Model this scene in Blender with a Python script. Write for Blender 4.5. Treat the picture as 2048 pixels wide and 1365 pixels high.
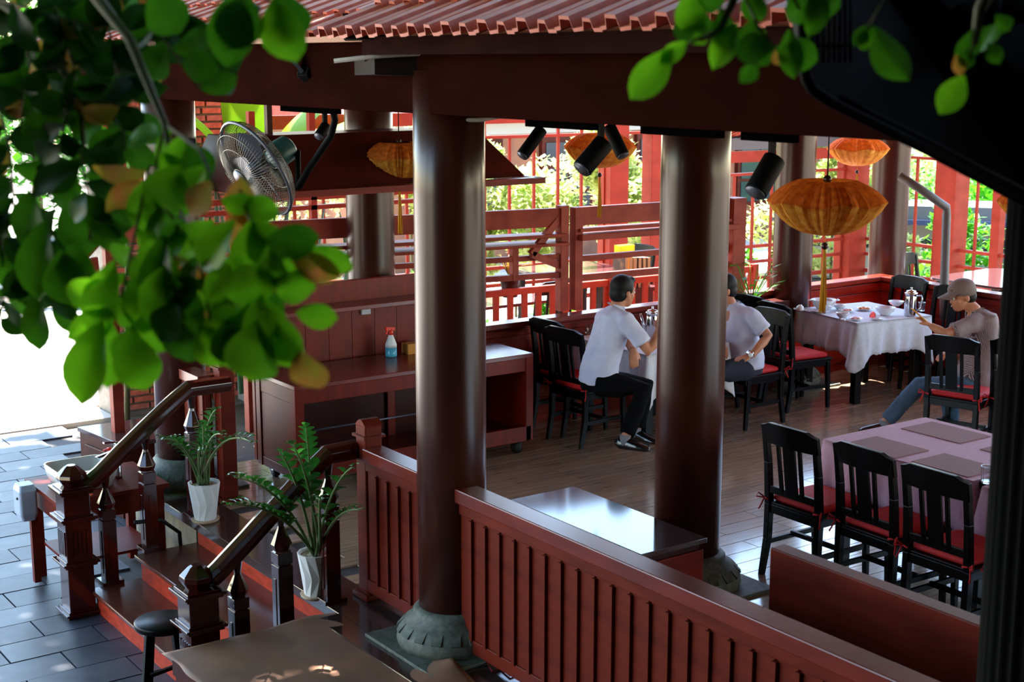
import bpy, bmesh, math, random
from mathutils import Vector, Matrix, Euler
random.seed(7)
for o in list(bpy.data.objects): bpy.data.objects.remove(o)
SC = bpy.context.scene; COL = SC.collection
H = 3.05                      # eye height above the pavilion floor; X runs right-away, Y left-away
PIT = math.atan(562.5/2900.); AZ = math.radians(35.2)
# ---------------------------------------------------------------- camera, sky, sun, exposure
cam = bpy.data.cameras.new('camera'); camo = bpy.data.objects.new('camera', cam); COL.objects.link(camo)
camo.location = (0, 0, H); camo.rotation_euler = (math.pi/2-PIT, 0, -AZ)
cam.sensor_width = 36; cam.lens = 2900/2048*36; cam.clip_start = .05; cam.clip_end = 300
cam.dof.use_dof = True; cam.dof.focus_distance = 9.5; cam.dof.aperture_fstop = 4.5
SC.camera = camo
W = bpy.data.worlds.new('sky'); SC.world = W; W.use_nodes = True
nt = W.node_tree; bg = nt.nodes['Background']
sky = nt.nodes.new('ShaderNodeTexSky'); sky.sky_type = 'NISHITA'; sky.sun_disc = False
SUN = Vector((.12, .45, 1.0)).normalized()
sky.sun_elevation = math.asin(SUN.z); sky.sun_rotation = math.atan2(SUN.x, SUN.y)
sky.air_density = 1.3; sky.dust_density = .3
nt.links.new(sky.outputs[0], bg.inputs[0]); bg.inputs[1].default_value = .85
sl = bpy.data.lights.new('sun', 'SUN'); sl.energy = 32; sl.angle = .012; sl.color = (1, .94, .84)
so = bpy.data.objects.new('sun', sl); COL.objects.link(so); so.rotation_euler = SUN.to_track_quat('Z', 'Y').to_euler()
SC.view_settings.view_transform = 'Standard'; SC.view_settings.look = 'None'
SC.view_settings.gamma = 1; SC.view_settings.use_curve_mapping = False
SC.view_settings.exposure = 0.55
# ---------------------------------------------------------------- measuring: a sight line of the camera to a real plane
def _ray(x, y):
    a = (682.5-y)/2900.; R = (x-1024)/2900.
    F = math.cos(PIT)+a*math.sin(PIT); U = -math.sin(PIT)+a*math.cos(PIT)
    return Vector((R*math.cos(AZ)+F*math.sin(AZ), -R*math.sin(AZ)+F*math.cos(AZ), U))
def atz(x, y, z): d = _ray(x, y); t = (z-H)/d.z; return Vector((d.x*t, d.y*t, z))
def atX(x, y, X): d = _ray(x, y); t = X/d.x; return Vector((X, d.y*t, H+d.z*t))
def atY(x, y, Y): d = _ray(x, y); t = Y/d.y; return Vector((d.x*t, Y, H+d.z*t))
def atd(x, y, t): d = _ray(x, y); return Vector((d.x*t, d.y*t, H+d.z*t))
# ---------------------------------------------------------------- materials
def lin(c):
    return tuple(((v/255)/12.92 if v/255 <= .04045 else ((v/255+.055)/1.055)**2.4) for v in c)+(1,)
M = {}
def mat(name, c, rough=.5, c2=None, scale=(6,6,6), metal=0, coat=0, trans=0, spec=.5, bump=0, kind='noise', glass=False, sss=0, detail=4):
    m = bpy.data.materials.new(name); m.use_nodes = True; n = m.node_tree; b = n.nodes['Principled BSDF']
    b.inputs['Base Color'].default_value = lin(c); b.inputs['Roughness'].default_value = rough
    b.inputs['Metallic'].default_value = metal; b.inputs['Coat Weight'].default_value = coat
    b.inputs['Coat Roughness'].default_value = .12; b.inputs['Specular IOR Level'].default_value = spec
    if glass: b.inputs['Transmission Weight'].default_value = 1; b.inputs['IOR'].default_value = 1.45
    if c2 is not None or bump:
        tc = n.nodes.new('ShaderNodeTexCoord'); mp = n.nodes.new('ShaderNodeMapping'); mp.inputs['Scale'].default_value = scale
        n.links.new(tc.outputs['Object'], mp.inputs[0])
        if kind == 'voronoi': tx = n.nodes.new('ShaderNodeTexVoronoi'); tx.inputs['Scale'].default_value = 1; fac = tx.outputs['Distance']
        elif kind == 'wave':
            tx = n.nodes.new('ShaderNodeTexWave'); tx.inputs['Scale'].default_value = 1; tx.inputs['Distortion'].default_value = 1.5; fac = tx.outputs['Fac']
        else: tx = n.nodes.new('ShaderNodeTexNoise'); tx.inputs['Scale'].default_value = 1; tx.inputs['Detail'].default_value = detail; fac = tx.outputs['Fac']
        n.links.new(mp.outputs[0], tx.inputs['Vector'])
        if c2 is not None:
            r = n.nodes.new('ShaderNodeValToRGB'); r.color_ramp.elements[0].position = .32; r.color_ramp.elements[1].position = .68
            r.color_ramp.elements[0].color = lin(c); r.color_ramp.elements[1].color = lin(c2)
            n.links.new(fac, r.inputs[0]); n.links.new(r.outputs[0], b.inputs['Base Color'])
        if bump:
            bp = n.nodes.new('ShaderNodeBump'); bp.inputs['Strength'].default_value = bump; bp.inputs['Distance'].default_value = .01
            n.links.new(fac, bp.inputs['Height']); n.links.new(bp.outputs[0], b.inputs['Normal'])
    if trans:
        tr = n.nodes.new('ShaderNodeBsdfTranslucent'); mx = n.nodes.new('ShaderNodeMixShader'); mx.inputs[0].default_value = trans
        out = n.nodes['Material Output']
        if b.inputs['Base Color'].links: n.links.new(b.inputs['Base Color'].links[0].from_socket, tr.inputs[0])
        else: tr.inputs[0].default_value = lin(c)
        n.links.new(b.outputs[0], mx.inputs[1]); n.links.new(tr.outputs[0], mx.inputs[2]); n.links.new(mx.outputs[0], out.inputs[0])
    M[name] = m; return m
mat('red wood', (128,31,16), .42, (98,22,12), (3,3,14), spec=.15, bump=.04)
mat('low wall wood', (114,36,21), .42, (88,26,16), (3,3,14), spec=.12, bump=.04)
mat('cap wood', (122,40,26), .24, (98,30,20), (3,3,14), spec=.5)
mat('counter wood', (124,30,13), .38, (94,20,10), (14,3,3), spec=.2)
mat('dark wood', (72,22,14), .4, (50,16,12), (4,4,10), spec=.12)
mat('rail wood', (66,16,12), .16, (48,12,10), (4,4,4), coat=.4)
mat('beam wood', (42,16,12), .7, (30,12,10), (5,2,5), spec=.0)
mat('ceiling wood', (170,104,70), .6)  # tone raised so the unseen ceiling bounces more daylight
mat('soffit', (30,18,16), .8, spec=.1)
mat('column wood', (66,26,20), .28, (50,20,16), (7,7,1.2), spec=.45, bump=.02)
mat('orange wood', (160,56,38), .5, (140,46,30), (5,5,9), spec=.15)
mat('screen wood', (158,68,52), .5, (128,48,38), (6,6,6), spec=.15)
mat('tile clay', (222,118,92), .5, (186,88,68), (7,7,7), spec=.4)
mat('far tile clay', (170,66,60), .5, (140,50,46), (9,9,9))
mat('fascia', (50,30,28), .6, (36,22,22), (8,3,8), spec=.0)
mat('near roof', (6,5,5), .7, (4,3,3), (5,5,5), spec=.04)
mat('stone', (104,108,98), .6, (72,78,70), (30,30,30), bump=.3)
mat('granite', (74,52,46), .16, (44,32,30), (160,160,160), coat=.3, detail=1)
mat('granite top', (92,64,64), .09, (58,40,42), (200,200,200), coat=.2, detail=1)
mat('riser', (186,58,32), .5, (146,42,24), (3,10,30), spec=.2)
mat('tread', (110,52,40), .25, (86,40,32), (20,6,20), coat=.3)
mat('plank a', (194,158,126), .22, (152,124,102), (2,26,3), coat=.9)
mat('plank b', (180,148,120), .22, (140,114,96), (2,30,3), coat=.9)
mat('joint', (58,50,48), .7)
mat('slab a', (84,86,96), .42, (62,64,76), (5,5,5), bump=.1)
mat('slab b', (70,74,86), .45, (54,58,70), (6,6,6), bump=.1)
mat('veranda stone', (150,142,138), .5, (130,124,122), (3,3,3))
mat('court', (196,190,182), .8, (180,172,164), (2,2,2))
mat('earth', (96,88,78), .9, (76,70,62), (4,4,4))
mat('brick', (206,104,78), .75, (168,76,60), (22,22,22), bump=.3)
mat('brick pale', (190,110,96), .75, (158,84,72), (22,22,22), bump=.3)
mat('mortar', (128,120,110), .9, (108,100,92), (20,20,20))
mat('old plaster', (150,140,122), .85, (84,78,70), (6,6,3), bump=.2)
mat('black lacquer', (6,4,5), .34, spec=.16)
mat('red cushion', (214,26,26), .7, (190,18,20), (30,30,30))
mat('pink cushion', (226,30,70), .7)
mat('white cloth', (226,226,232), .7, (214,214,222), (30,30,30), trans=.15)
mat('lilac cloth', (216,166,184), .7, (208,156,174), (30,30,30), trans=.1)
mat('placemat', (150,96,92), .75, (130,82,80), (120,120,120))
mat('china', (232,234,238), .12, coat=.3)
mat('steel', (205,208,214), .14, metal=1)
mat('chrome', (215,218,224), .07, metal=1)
mat('glass', (240,244,248), .03, glass=True)
mat('black metal', (9,10,11), .6, spec=.1)
mat('matt black', (6,6,7), .9, spec=0)
mat('grey metal', (96,98,112), .35, metal=.4)
mat('wire', (118,112,104), .3, metal=.7)
mat('teal motor', (66,112,112), .35)
mat('lantern top', (250,150,56), .6, (206,104,28), (30,30,30), trans=.5)
mat('lantern silk', (255,206,92), .55, (224,140,36), (30,30,30), trans=.45)
mat('tassel', (214,150,20), .6)
mat('bead', (50,24,20), .3)
mat('white pot', (232,230,226), .35)
mat('saucer', (190,160,130), .5)
mat('pebbles', (220,205,185), .8, (150,110,80), (60,60,60), kind='voronoi')
mat('soap white', (225,228,230), .35)
mat('blue liquid', (80,170,200), .25)
mat('red plastic', (225,40,20), .4)
mat('grey plastic', (170,180,200), .35)
mat('basin', (196,196,192), .2, coat=.4)
mat('carton', (206,140,60), .8)
mat('kraft', (158,110,84), .6, (122,86,66), (3,3,3), bump=.25)
mat('cable', (190,184,180), .5)
mat('red cable', (150,30,24), .5)
mat('skin', (196,132,98), .55, (178,114,84), (14,14,14))
mat('hair', (14,12,14), .6, spec=.25)
mat('white shirt', (214,216,236), .75, (196,198,226), (9,9,9), trans=.1)
mat('black cloth', (7,7,9), .9, spec=.1)
mat('navy cloth', (30,36,52), .85)
mat('jeans', (70,98,122), .85, (50,74,98), (14,14,14))
mat('check shirt', (170,150,148), .8, (74,58,66), (60,60,6), kind='wave')
mat('cap cloth', (132,112,106), .8, (92,80,76), (60,60,60), kind='wave')
mat('eye white', (225,220,215), .3); mat('iris', (20,14,12), .2); mat('lip', (170,90,80), .5)
mat('sock', (120,118,124), .8)
mat('shoe', (14,13,15), .2, coat=.4)
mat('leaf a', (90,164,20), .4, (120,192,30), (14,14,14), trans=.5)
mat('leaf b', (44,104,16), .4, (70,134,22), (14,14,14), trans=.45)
mat('leaf shaded', (22,60,12), .5, (36,80,14), (14,14,14), trans=.4)  # darker green, the shade of the upper left leaves put into the colour
mat('leaf c', (150,150,40), .45, (190,120,60), (22,22,22), trans=.45)
mat('leaf yellow', (230,190,20), .5, trans=.5)
mat('twig', (84,78,44), .7)
mat('zz leaf', (52,128,44), .2, (36,100,34), (9,9,9), coat=.5, trans=.2)
mat('zz stem', (92,116,66), .4)
mat('sunlit hedge', (226,228,160), .5, (140,168,70), (2,2,2), trans=.4)  # pale yellow-white puts the overexposed sunlight into the leaf colour
mat('green leaf', (96,176,30), .45, (60,140,24), (3,3,3), trans=.5)
mat('banana leaf', (140,190,30), .4, (110,165,30), (2,2,2), trans=.6)
mat('snake leaf', (96,140,104), .45, (60,100,70), (3,3,14))
mat('watermelon', (232,66,60), .4); mat('rind', (60,130,50), .5)
mat('food', (226,160,60), .6, (190,80,40), (60,60,60)); mat('meat', (190,80,80), .6, (226,170,150), (90,90,90))
mat('facade brown', (130,84,58), .7, (104,64,46), (3,3,3)); mat('window dark', (40,46,54), .1)
mat('shop grey', (88,92,100), .5); mat('shop blue', (46,62,100), .5); mat('sign white', (150,150,146), .7, spec=.1); mat('shop dark', (52,60,66), .12)
mat('letter', (40,36,40), .5)
mat('gutter', (84,80,80), .5)
mat('rubber', (14,14,15), .6)
mat('grass', (50,120,40), .8, (30,90,30), (30,30,30))
mat('pages', (190,150,90), .6, (60,40,30), (40,4,4), kind='wave')
# ---------------------------------------------------------------- mesh building
ORG = {}
def tag(o, label=None, cat=None, group=None, kind=None):
    if label: o['label'] = label
    if cat: o['category'] = cat
    if group: o['group'] = group
    if kind: o['kind'] = kind
    return o
def thing(name, label, cat, loc=(0,0,0), rz=0, group=None, kind=None):
    o = bpy.data.objects.new(name, None); COL.objects.link(o); o.empty_display_size = .1
    o.location = loc; o.rotation_euler = (0, 0, rz)
    ORG[o.name] = Vector(loc) if rz == 0 else None
    return tag(o, label, cat, group, kind)
def frame_of(d):
    d = d.normalized(); up = Vector((0,0,1)) if abs(d.z) < .95 else Vector((1,0,0))
    s = d.cross(up).normalized(); return s, s.cross(d).normalized()
class MB:
    def __init__(s): s.v = []; s.f = []; s.sm = []
    def add(s, v, f, sm=False):
        n = len(s.v); s.v += [Vector(p) for p in v]; s.f += [[i+n for i in q] for q in f]; s.sm += [sm]*len(f); return s
    def box(s, a, b, rz=0, c=None):
        x0, y0, z0 = a; x1, y1, z1 = b
        v = [Vector((x, y, z)) for z in (z0, z1) for x, y in ((x0,y0),(x1,y0),(x1,y1),(x0,y1))]
        if rz:
            c = Vector(c) if c else Vector(((x0+x1)/2, (y0+y1)/2, 0)); R = Matrix.Rotation(rz, 3, 'Z')
            v = [R @ (p-c)+c for p in v]
        return s.add(v, [(3,2,1,0),(4,5,6,7),(0,1,5,4),(1,2,6,5),(2,3,7,6),(3,0,4,7)])
    def bar(s, p0, p1, w, h, side=None, taper=1):
        p0, p1 = Vector(p0), Vector(p1); d = p1-p0
        if side is None: a, b = frame_of(d)
        else: a = Vector(side); a = (a-d.normalized()*a.dot(d.normalized())).normalized(); b = d.normalized().cross(a)
        v = []
        for p, t in ((p0, 1), (p1, taper)):
            for i, j in ((-1,-1),(1,-1),(1,1),(-1,1)): v.append(p+a*i*w/2*t+b*j*h/2*t)
        return s.add(v, [(3,2,1,0),(4,5,6,7),(0,1,5,4),(1,2,6,5),(2,3,7,6),(3,0,4,7)])
    def tube(s, pts, r, n=10, sm=True, side=None):
        pts = [Vector(p) for p in pts]; R = r if isinstance(r, (list, tuple)) else [r]*len(pts)
        v = []; a0 = Vector(side) if side is not None else None
        for i, p in enumerate(pts):
            d = (pts[min(i+1, len(pts)-1)]-pts[max(i-1, 0)]).normalized()
            if a0 is None: a, b = frame_of(d)
            else: a = (a0-d*a0.dot(d)).normalized(); b = a.cross(d)
            if side is None: a0 = a
            ri = R[i]; ra, rb = ri if isinstance(ri, (list, tuple)) else (ri, ri)
            for k in range(n):
                t = 2*math.pi*k/n; v.append(p+a*math.cos(t)*ra+b*math.sin(t)*rb)
        f = [(i*n+k, i*n+(k+1) % n, (i+1)*n+(k+1) % n, (i+1)*n+k) for i in range(len(pts)-1) for k in range(n)]
        f += [tuple(range(n))[::-1], tuple((len(pts)-1)*n+k for k in range(n))]
        return s.add(v, f, sm)
    def lathe(s, prof, c=(0,0,0), n=24, sm=True, rot=0, close=True):
        c = Vector(c); v = []
        for r, z in prof:
            for k in range(n):
                t = 2*math.pi*k/n+rot; v.append(c+Vector((r*math.cos(t), r*math.sin(t), z)))
        m = len(prof)
        f = [(i*n+k, i*n+(k+1) % n, (i+1)*n+(k+1) % n, (i+1)*n+k) for i in range(m-1) for k in range(n)]
        if close: f += [tuple(range(n))[::-1], tuple((m-1)*n+k for k in range(n))]
        return s.add(v, f, sm)
    def prism(s, poly, off):
        off = Vector(off); n = len(poly); v = [Vector(p) for p in poly]; v += [p+off for p in v]
        return s.add(v, [tuple(range(n))[::-1], tuple(range(n, 2*n))]+[(i, (i+1) % n, n+(i+1) % n, n+i) for i in range(n)])
    def ball(s, c, r, n=12, sm=True):
        c = Vector(c); rx, ry, rz = r if isinstance(r, (list, tuple)) else (r, r, r); v = []
        m = max(6, n//2+1)
        for i in range(m+1):
            p = math.pi*(.02+.96*i/m)
            for k in range(n):
                t = 2*math.pi*k/n; v.append(c+Vector((rx*math.sin(p)*math.cos(t), ry*math.sin(p)*math.sin(t), -rz*math.cos(p))))
        f = [(i*n+k, i*n+(k+1) % n, (i+1)*n+(k+1) % n, (i+1)*n+k) for i in range(m) for k in range(n)]
        f += [tuple(range(n))[::-1], tuple(m*n+k for k in range(n))]
        return s.add(v, f, sm)
    def mesh(s, name, m, org=Vector((0,0,0))):
        me = bpy.data.meshes.new(name); me.from_pydata([tuple(p-org) for p in s.v], [], s.f)
        me.polygons.foreach_set('use_smooth', s.sm); me.materials.append(M[m]); me.update(); return me
    def build(s, name, m, parent=None, bevel=0, label=None, kind=None, rec=True):
        if parent is None:
            if not s.v: return None
            lo = Vector([min(p[i] for p in s.v) for i in range(3)]); hi = Vector([max(p[i] for p in s.v) for i in range(3)])
            org = Vector(((lo.x+hi.x)/2, (lo.y+hi.y)/2, lo.z))
        else: org = ORG.get(parent.name) or Vector((0,0,0))
        me = s.mesh(name, m, org)
        if rec:
            b = bmesh.new(); b.from_mesh(me); bmesh.ops.recalc_face_normals(b, faces=b.faces); b.to_mesh(me); b.free()
        o = bpy.data.objects.new(name, me); COL.objects.link(o)
        if parent is None: o.location = org
        else: o.parent = parent
        ORG[o.name] = org
        if bevel:
            md = o.modifiers.new('bevel', 'BEVEL'); md.width = bevel; md.segments = 2; md.limit_method = 'ANGLE'
        if label: o['label'] = label
        if kind: o['kind'] = kind
        return o
KIDS = {}
def copy_tree(o, loc=None, rz=None, label=None, group=None, cat=None):
    kids = {}
    for k in bpy.data.objects: kids.setdefault(k.parent, []).append(k)
    def rec(a, par):
        c = a.copy(); COL.objects.link(c)
        if par: c.parent = par
        for ch in kids.get(a, []): rec(ch, c)
        return c
    c = rec(o, None)
    if loc is not None: c.location = loc
    if rz is not None: c.rotation_euler = (0, 0, rz)
    return tag(c, label, cat, group)
def inst(name, me, parent, loc, rot=(0,0,0), scale=(1,1,1), quat=None):
    o = bpy.data.objects.new(name, me); COL.objects.link(o)
    if parent is not None: o.parent = parent; o.location = Vector(loc)-(ORG.get(parent.name) or Vector((0,0,0)))
    else: o.location = loc
    if quat is not None: o.rotation_euler = quat.to_euler()
    else: o.rotation_euler = rot
    o.scale = scale; return o
# ================================================================ the setting
PI = math.pi
g = MB().box((-30,-30,-.9), (60,60,-.56)).build('ground', 'earth'); tag(g, 'bare earth around the pavilion', 'ground', kind='structure')
fl = MB().box((3.95,-2,-.3), (11.9,10.2,-.012)).build('floor', 'joint'); tag(fl, kind='structure', label='glossy wood-look plank floor of the open pavilion', cat='floor')
pa = [MB().box((-.447,-.072,-.02), (.447,.072,0)).mesh('plank', k) for k in ('plank a', 'plank b')]
spots = []
for r in range(int(11.3/.15)):
    y = -1.2+r*.15+.075
    for c in range(9):
        x = 4.12+c*.9+(.45 if r % 2 else 0)+.0
        if x-.45 > 11.2: continue
        d = (x*.576+y*.817)
        spots.append((d, x, y))
def in_view(x, y, z, m=60):
    R = x*math.cos(AZ)-y*math.sin(AZ); F = x*math.sin(AZ)+y*math.cos(AZ)
    if F < .5: return False
    c = F*math.cos(PIT)-(z-H)*math.sin(PIT); u = F*math.sin(PIT)+(z-H)*math.cos(PIT)
    X = 1024+2900*R/c; Y = 682.5-2900*u/c; return -m < X < 2048+m and -m < Y < 1365+m
spots = sorted(s for s in spots)
vis = [s for s in spots if in_view(s[1], s[2], 0)][:295]; vs = set(vis); rest = MB()
for s in spots:
    if s in vs: inst('plank', pa[random.random() < .5], fl, (s[1], s[2], 0))
    else: rest.box((s[1]-.447, s[2]-.072, -.02), (s[1]+.447, s[2]+.072, 0))
rest.build('far_planks', 'plank a', fl, kind='stuff')
# stone border of the platform and the landing under the near column
bo = MB().box((3.64,-2,-.06), (3.95,10.0,.001)); bo.box((3.5,4.9,-.05), (3.95,6.85,.0))
tag(bo.build('trim_1', 'granite', bevel=.004), 'dark polished granite edging of the platform', 'edging', kind='structure')
wl = MB().box((3.7,-2,-.56), (3.95,6.9,-.06)).box((3.7,8.99,-.56), (3.95,10.2,-.06)).box((3.95,9.9,-.56),(11.9,10.2,-.06))
tag(wl.build('wall_platform', 'old plaster'), 'stained plaster face of the raised platform', 'wall', kind='structure')
# paving slabs outside on the left
pv = MB().box((-6,3,-.56), (4.4,14.0,-.52)).build('paving', 'joint'); tag(pv, 'grey stone slab paving beside the steps', 'paving', kind='structure')
sl_me = [MB().box((-.295,-.145,-.03), (.295,.145,0)).mesh('slab', k) for k in ('slab a', 'slab b')]
cand = []
for r in range(36):
    for c in range(15):
        x = 4.35-c*.6-(.3 if r % 2 else 0)-.3; y = 3.3+r*.3+.15
        if x < -2 or y > 13.95: continue
        if x > 3.35 and 5 < y < 10.2: continue
        if in_view(x, y, -.5, 260): cand.append((x*.576+y*.817, x, y))
cand.sort(); fs = MB()
for d, x, y in cand[:290]: inst('slab', sl_me[random.random() < .45], pv, (x, y, -.5-random.random()*.004))
for d, x, y in cand[290:]: fs.box((x-.295,y-.145,-.53), (x+.295,y+.145,-.5))
if fs.v: fs.build('far_slabs', 'slab a', pv, kind='stuff')
ct = MB().box((-12,14.0,-.56), (4.95,40,-.505)).box((4.95,14.6,-.56),(12,40,-.505)).box((12,17.5,-.56),(40,40,-.505)); tag(ct.build('courtyard', 'court'), 'pale sunlit concrete yard behind the paving', 'ground', kind='structure')
kb = MB().box((2,21.6,-.505), (9,21.85,-.38)); tag(kb.build('trim_2', 'court'), 'low kerb at the back of the bright yard', 'kerb', kind='structure')
of = MB().box((6.3,10.2,-.5), (15.1,14.0,-.02)).box((11.9,0,-.5), (15.1,10.2,-.02)); tag(of.build('veranda_floor', 'veranda stone'), 'pale floor of the outer dining veranda', 'floor', kind='structure')
gr = MB().box((.6,11.6,-.5),(1.9,13.2,-.46)); tag(gr.build('grass_mat','grass',bevel=.01),'small dark green mat on the paving beyond the basin','mat')
# columns on carved stone feet
def column(x, y, r, top, label, px=False, pl=1.9):
    t = thing('column', label, 'column', (x, y, 0), group=None, kind='structure')
    k = r/.18
    MB().lathe([(r*.985, .16*k), (r, 1.2), (r, 2.4), (r*.985, top)], (x, y, 0), 48).build('shaft', 'column wood', t)
    b = MB(); p = [(r*1.62, .02), (r*1.66, .05), (r*1.6, .10), (r*1.42, .145), (r*1.18, .175), (r*1.17, .20), (r*1.1, .215), (r*1.0, .225)]
    b.lathe([(q[0], q[1]) for q in p], (x, y, 0), 48)
    b.build('stone_foot', 'stone', t)
    pt = MB().box((-.026,-.004,-.03), (.026,.006,.03)).mesh('lotus_petal', 'stone')
    for i in range(18):
        a = 2*PI*i/18
        inst('lotus_petal', pt, t, (x+math.cos(a)*r*1.52, y+math.sin(a)*r*1.52, .118), (.75, 0, a+PI/2+PI))
    MB().box((x-r*pl, y-r*pl, .0), (x+r*pl, y+r*pl, .02)).build('plinth', 'stone', t, bevel=.004)
    return t
column(3.94, 6.13, .181, 3.0, 'nearest dark red-brown round column standing between the two panelled low walls')
column(5.53, 6.06, .195, 3.1, 'thick dark red column behind the granite-topped box at right of centre')
column(3.94, 9.75, .186, 3.1, 'reddish column at the left behind the hanging leaves and the sink')
column(5.75, 10.12, .192, 3.1, 'column standing behind the wooden counter and its hood')
column(10.0, 9.58, .185, 3.1, 'grey-brown column behind the laid table and the large lantern')
column(11.81, 9.98, .19, 3.1, 'column at the right behind the back corner of the low panelled wall')
# beams, fascia, ceiling, roof
def st(mb, name, m, label, cat, bevel=0): return tag(mb.build(name, m, bevel=bevel), label, cat, kind='structure')
b = MB().box((3.78,-1,2.79), (3.98,13.2,3.14)); st(b, 'trim_3', 'beam wood', 'long dark wooden eave beam over the columns', 'beam', .006)
b = MB().box((5.42,-1,2.86), (5.62,10.0,3.12)).box((9.9,-1,2.9), (10.1,10.0,3.12)); st(b, 'trim_4', 'beam wood', 'inner dark roof beams over the dining floor', 'beam')
b = MB().box((3.58,-1,3.075), (3.63,6.35,3.16)).bar((3.605,6.33,3.12), (3.98,6.95,3.02), .05, .1); st(b, 'trim_5', 'fascia', 'brown fascia board under the clay tiles', 'fascia')
b = MB().box((3.93,7.3,3.05), (3.97,13.4,3.12)).bar((3.95,7.35,3.08), (3.85,6.8,2.98), .05, .09); st(b, 'trim_6', 'fascia', 'grey-violet fascia board under the left roof', 'fascia')
b = MB().box((3.64,-1,3.14), (12.4,10.4,3.17)); st(b, 'ceiling', 'ceiling wood', 'boarded ceiling of the pavilion', 'ceiling')
rf = MB().prism([(3.42,-1.5,3.17), (7.9,-1.5,5.0), (12.6,-1.5,3.17)], (0,7.8,0)); rf.prism([(4.10,6.3,3.17),(7.9,6.3,4.72),(12.6,6.3,3.17)],(0,4.2,0)); rf.prism([(4.10,10.5,3.17),(7.9,10.5,4.72),(7.9,10.5,3.17)],(0,3.0,0))
roof = st(rf, 'roof', 'tile clay', 'red clay tiled pavilion roof', 'roof')
def tile_mesh(w=.27, L=.40):
    m = MB(); prof = [(0,0),(.18*w,0),(.21*w,.036),(.36*w,.040),(.40*w,.005),(.62*w,.0),(.65*w,.046),(.86*w,.050),(.90*w,.008),(w*1.03,.004)]
    n = len(prof); v = []
    for t in (0, 1):
        for dz in (0, -.014):
            for a, z in prof: v.append((t*L, a, z+dz+(.0 if t else .012)))
    f = [(i, i+1, 2*n+i+1, 2*n+i) for i in range(n-1)]+[(n+i+1, n+i, 3*n+i, 3*n+i+1) for i in range(n-1)]
    f += [(i, n+i, n+i+1, i+1) for i in range(n-1)]
    m.add(v, f); return m.mesh('tile', 'tile clay')
tm = tile_mesh(); slope = math.atan2(1.83, 4.48)
for r in range(4):
    for c in range(21):
        y = 6.28-.27*(c+1); x = 3.30+r*.335*math.cos(slope); z = 3.150+r*.335*math.sin(slope)
        o = inst('tile', tm, roof, (x, y+random.uniform(-.003,.003), z), (random.uniform(-.012,.012), -slope+.03+random.uniform(-.01,.01), 0))
for r in range(5):
    for c in range(26):
        y = 13.4-.27*(c+1); x = 3.86+r*.335*math.cos(slope); z = 3.155+r*.335*math.sin(slope)
        inst('tile', tm, roof, (x, y, z), (random.uniform(-.02,.02), -slope+.03, 0))
b = MB().prism([(3.45,6.3,3.15),(4.2,7.6,3.13),(4.2,5.9,3.13)], (0,0,.12)); b.prism([(3.62,6.3,2.98),(3.98,7.4,2.96),(3.98,6.0,2.96)],(0,0,.1))
st(b, 'trim_7', 'soffit', 'dark valley board where the two roofs meet', 'soffit')
# low panelled walls along the platform edge
def panel_wall(name, label, y0, y1, x=3.92, z0=.07, z1=.86, batt=.125, end=False):
    t = thing(name, label, 'low wall', (x, (y0+y1)/2, 0))
    MB().box((x-.02, y0, z0+.04), (x+.02, y1, z1)).build('backing_board', 'low wall wood', t)
    MB().box((x-.065, y0, z1-.03), (x+.065, y1, z1+.045)).build('cap_rail', 'cap wood', t, bevel=.006)
    MB().box((x-.045, y0, z1-.09), (x+.045, y1, z1-.03)).build('upper_rail', 'low wall wood', t, bevel=.004)
    MB().box((x-.045, y0, z0-.02), (x+.045, y1, z0+.055)).build('bottom_rail', 'low wall wood', t, bevel=.004)
    n = int(round((y1-y0)/batt)); w = (y1-y0)/n
    pm = MB().box((-.009, -w/2+.010, z0+.055), (.009, w/2-.010, z1-.09)).mesh('panel', 'low wall wood')
    bm = MB().box((-.016, -.012, z0+.05), (.016, .012, z1-.10)).mesh('batten', 'low wall wood')
    for i in range(n):
        inst('panel', pm, t, (x-.026, y0+w*(i+.5), 0)); inst('panel', pm, t, (x+.026, y0+w*(i+.5), 0))
        if i: inst('batten', bm, t, (x-.036, y0+w*i, 0)); inst('batten', bm, t, (x+.036, y0+w*i, 0))
    return t
panel_wall('panelled_wall', 'long red panelled low wall running to the bottom right from the nearest column', 1.6, 5.98)
panel_wall('panelled_wall', 'short red panelled wall between the small newel post and the nearest column', 6.34, 6.93)
panel_wall('panelled_wall', 'short panelled wall at the left column behind the far handrail', 9.22, 9.56)
def newel(x, y, z, h, label):
    t = thing('newel_post', label, 'post', (x, y, z))
    MB().box((x-.055,y-.055,z), (x+.055,y+.055,z+h)).build('shaft', 'low wall wood', t, bevel=.008)
    m = MB(); P = [(x-.055, y-.055+.11*i/8, z+h-.005+.035*math.sin(PI*i/8)) for i in range(9)]+[(x-.055,y+.055,z+h-.01),(x-.055,y-.055,z+h-.01)]
    m.prism(P, (.11,0,0)).build('rounded_top', 'low wall wood', t)
    MB().box((x-.07,y-.07,z+h-.075), (x+.07,y+.07,z+h-.06)).build('collar', 'low wall wood', t)
    MB().box((x-.085,y-.085,z), (x+.085,y+.085,z+.035)).build('base_moulding', 'low wall wood', t, bevel=.01)
newel(3.93, 6.98, 0, 1.03, 'small round-topped newel post at the end of the short panelled wall, near handrail')
newel(4.03, 9.18, 0, 1.03, 'round-topped newel post at the far handrail beside the counter')
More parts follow.
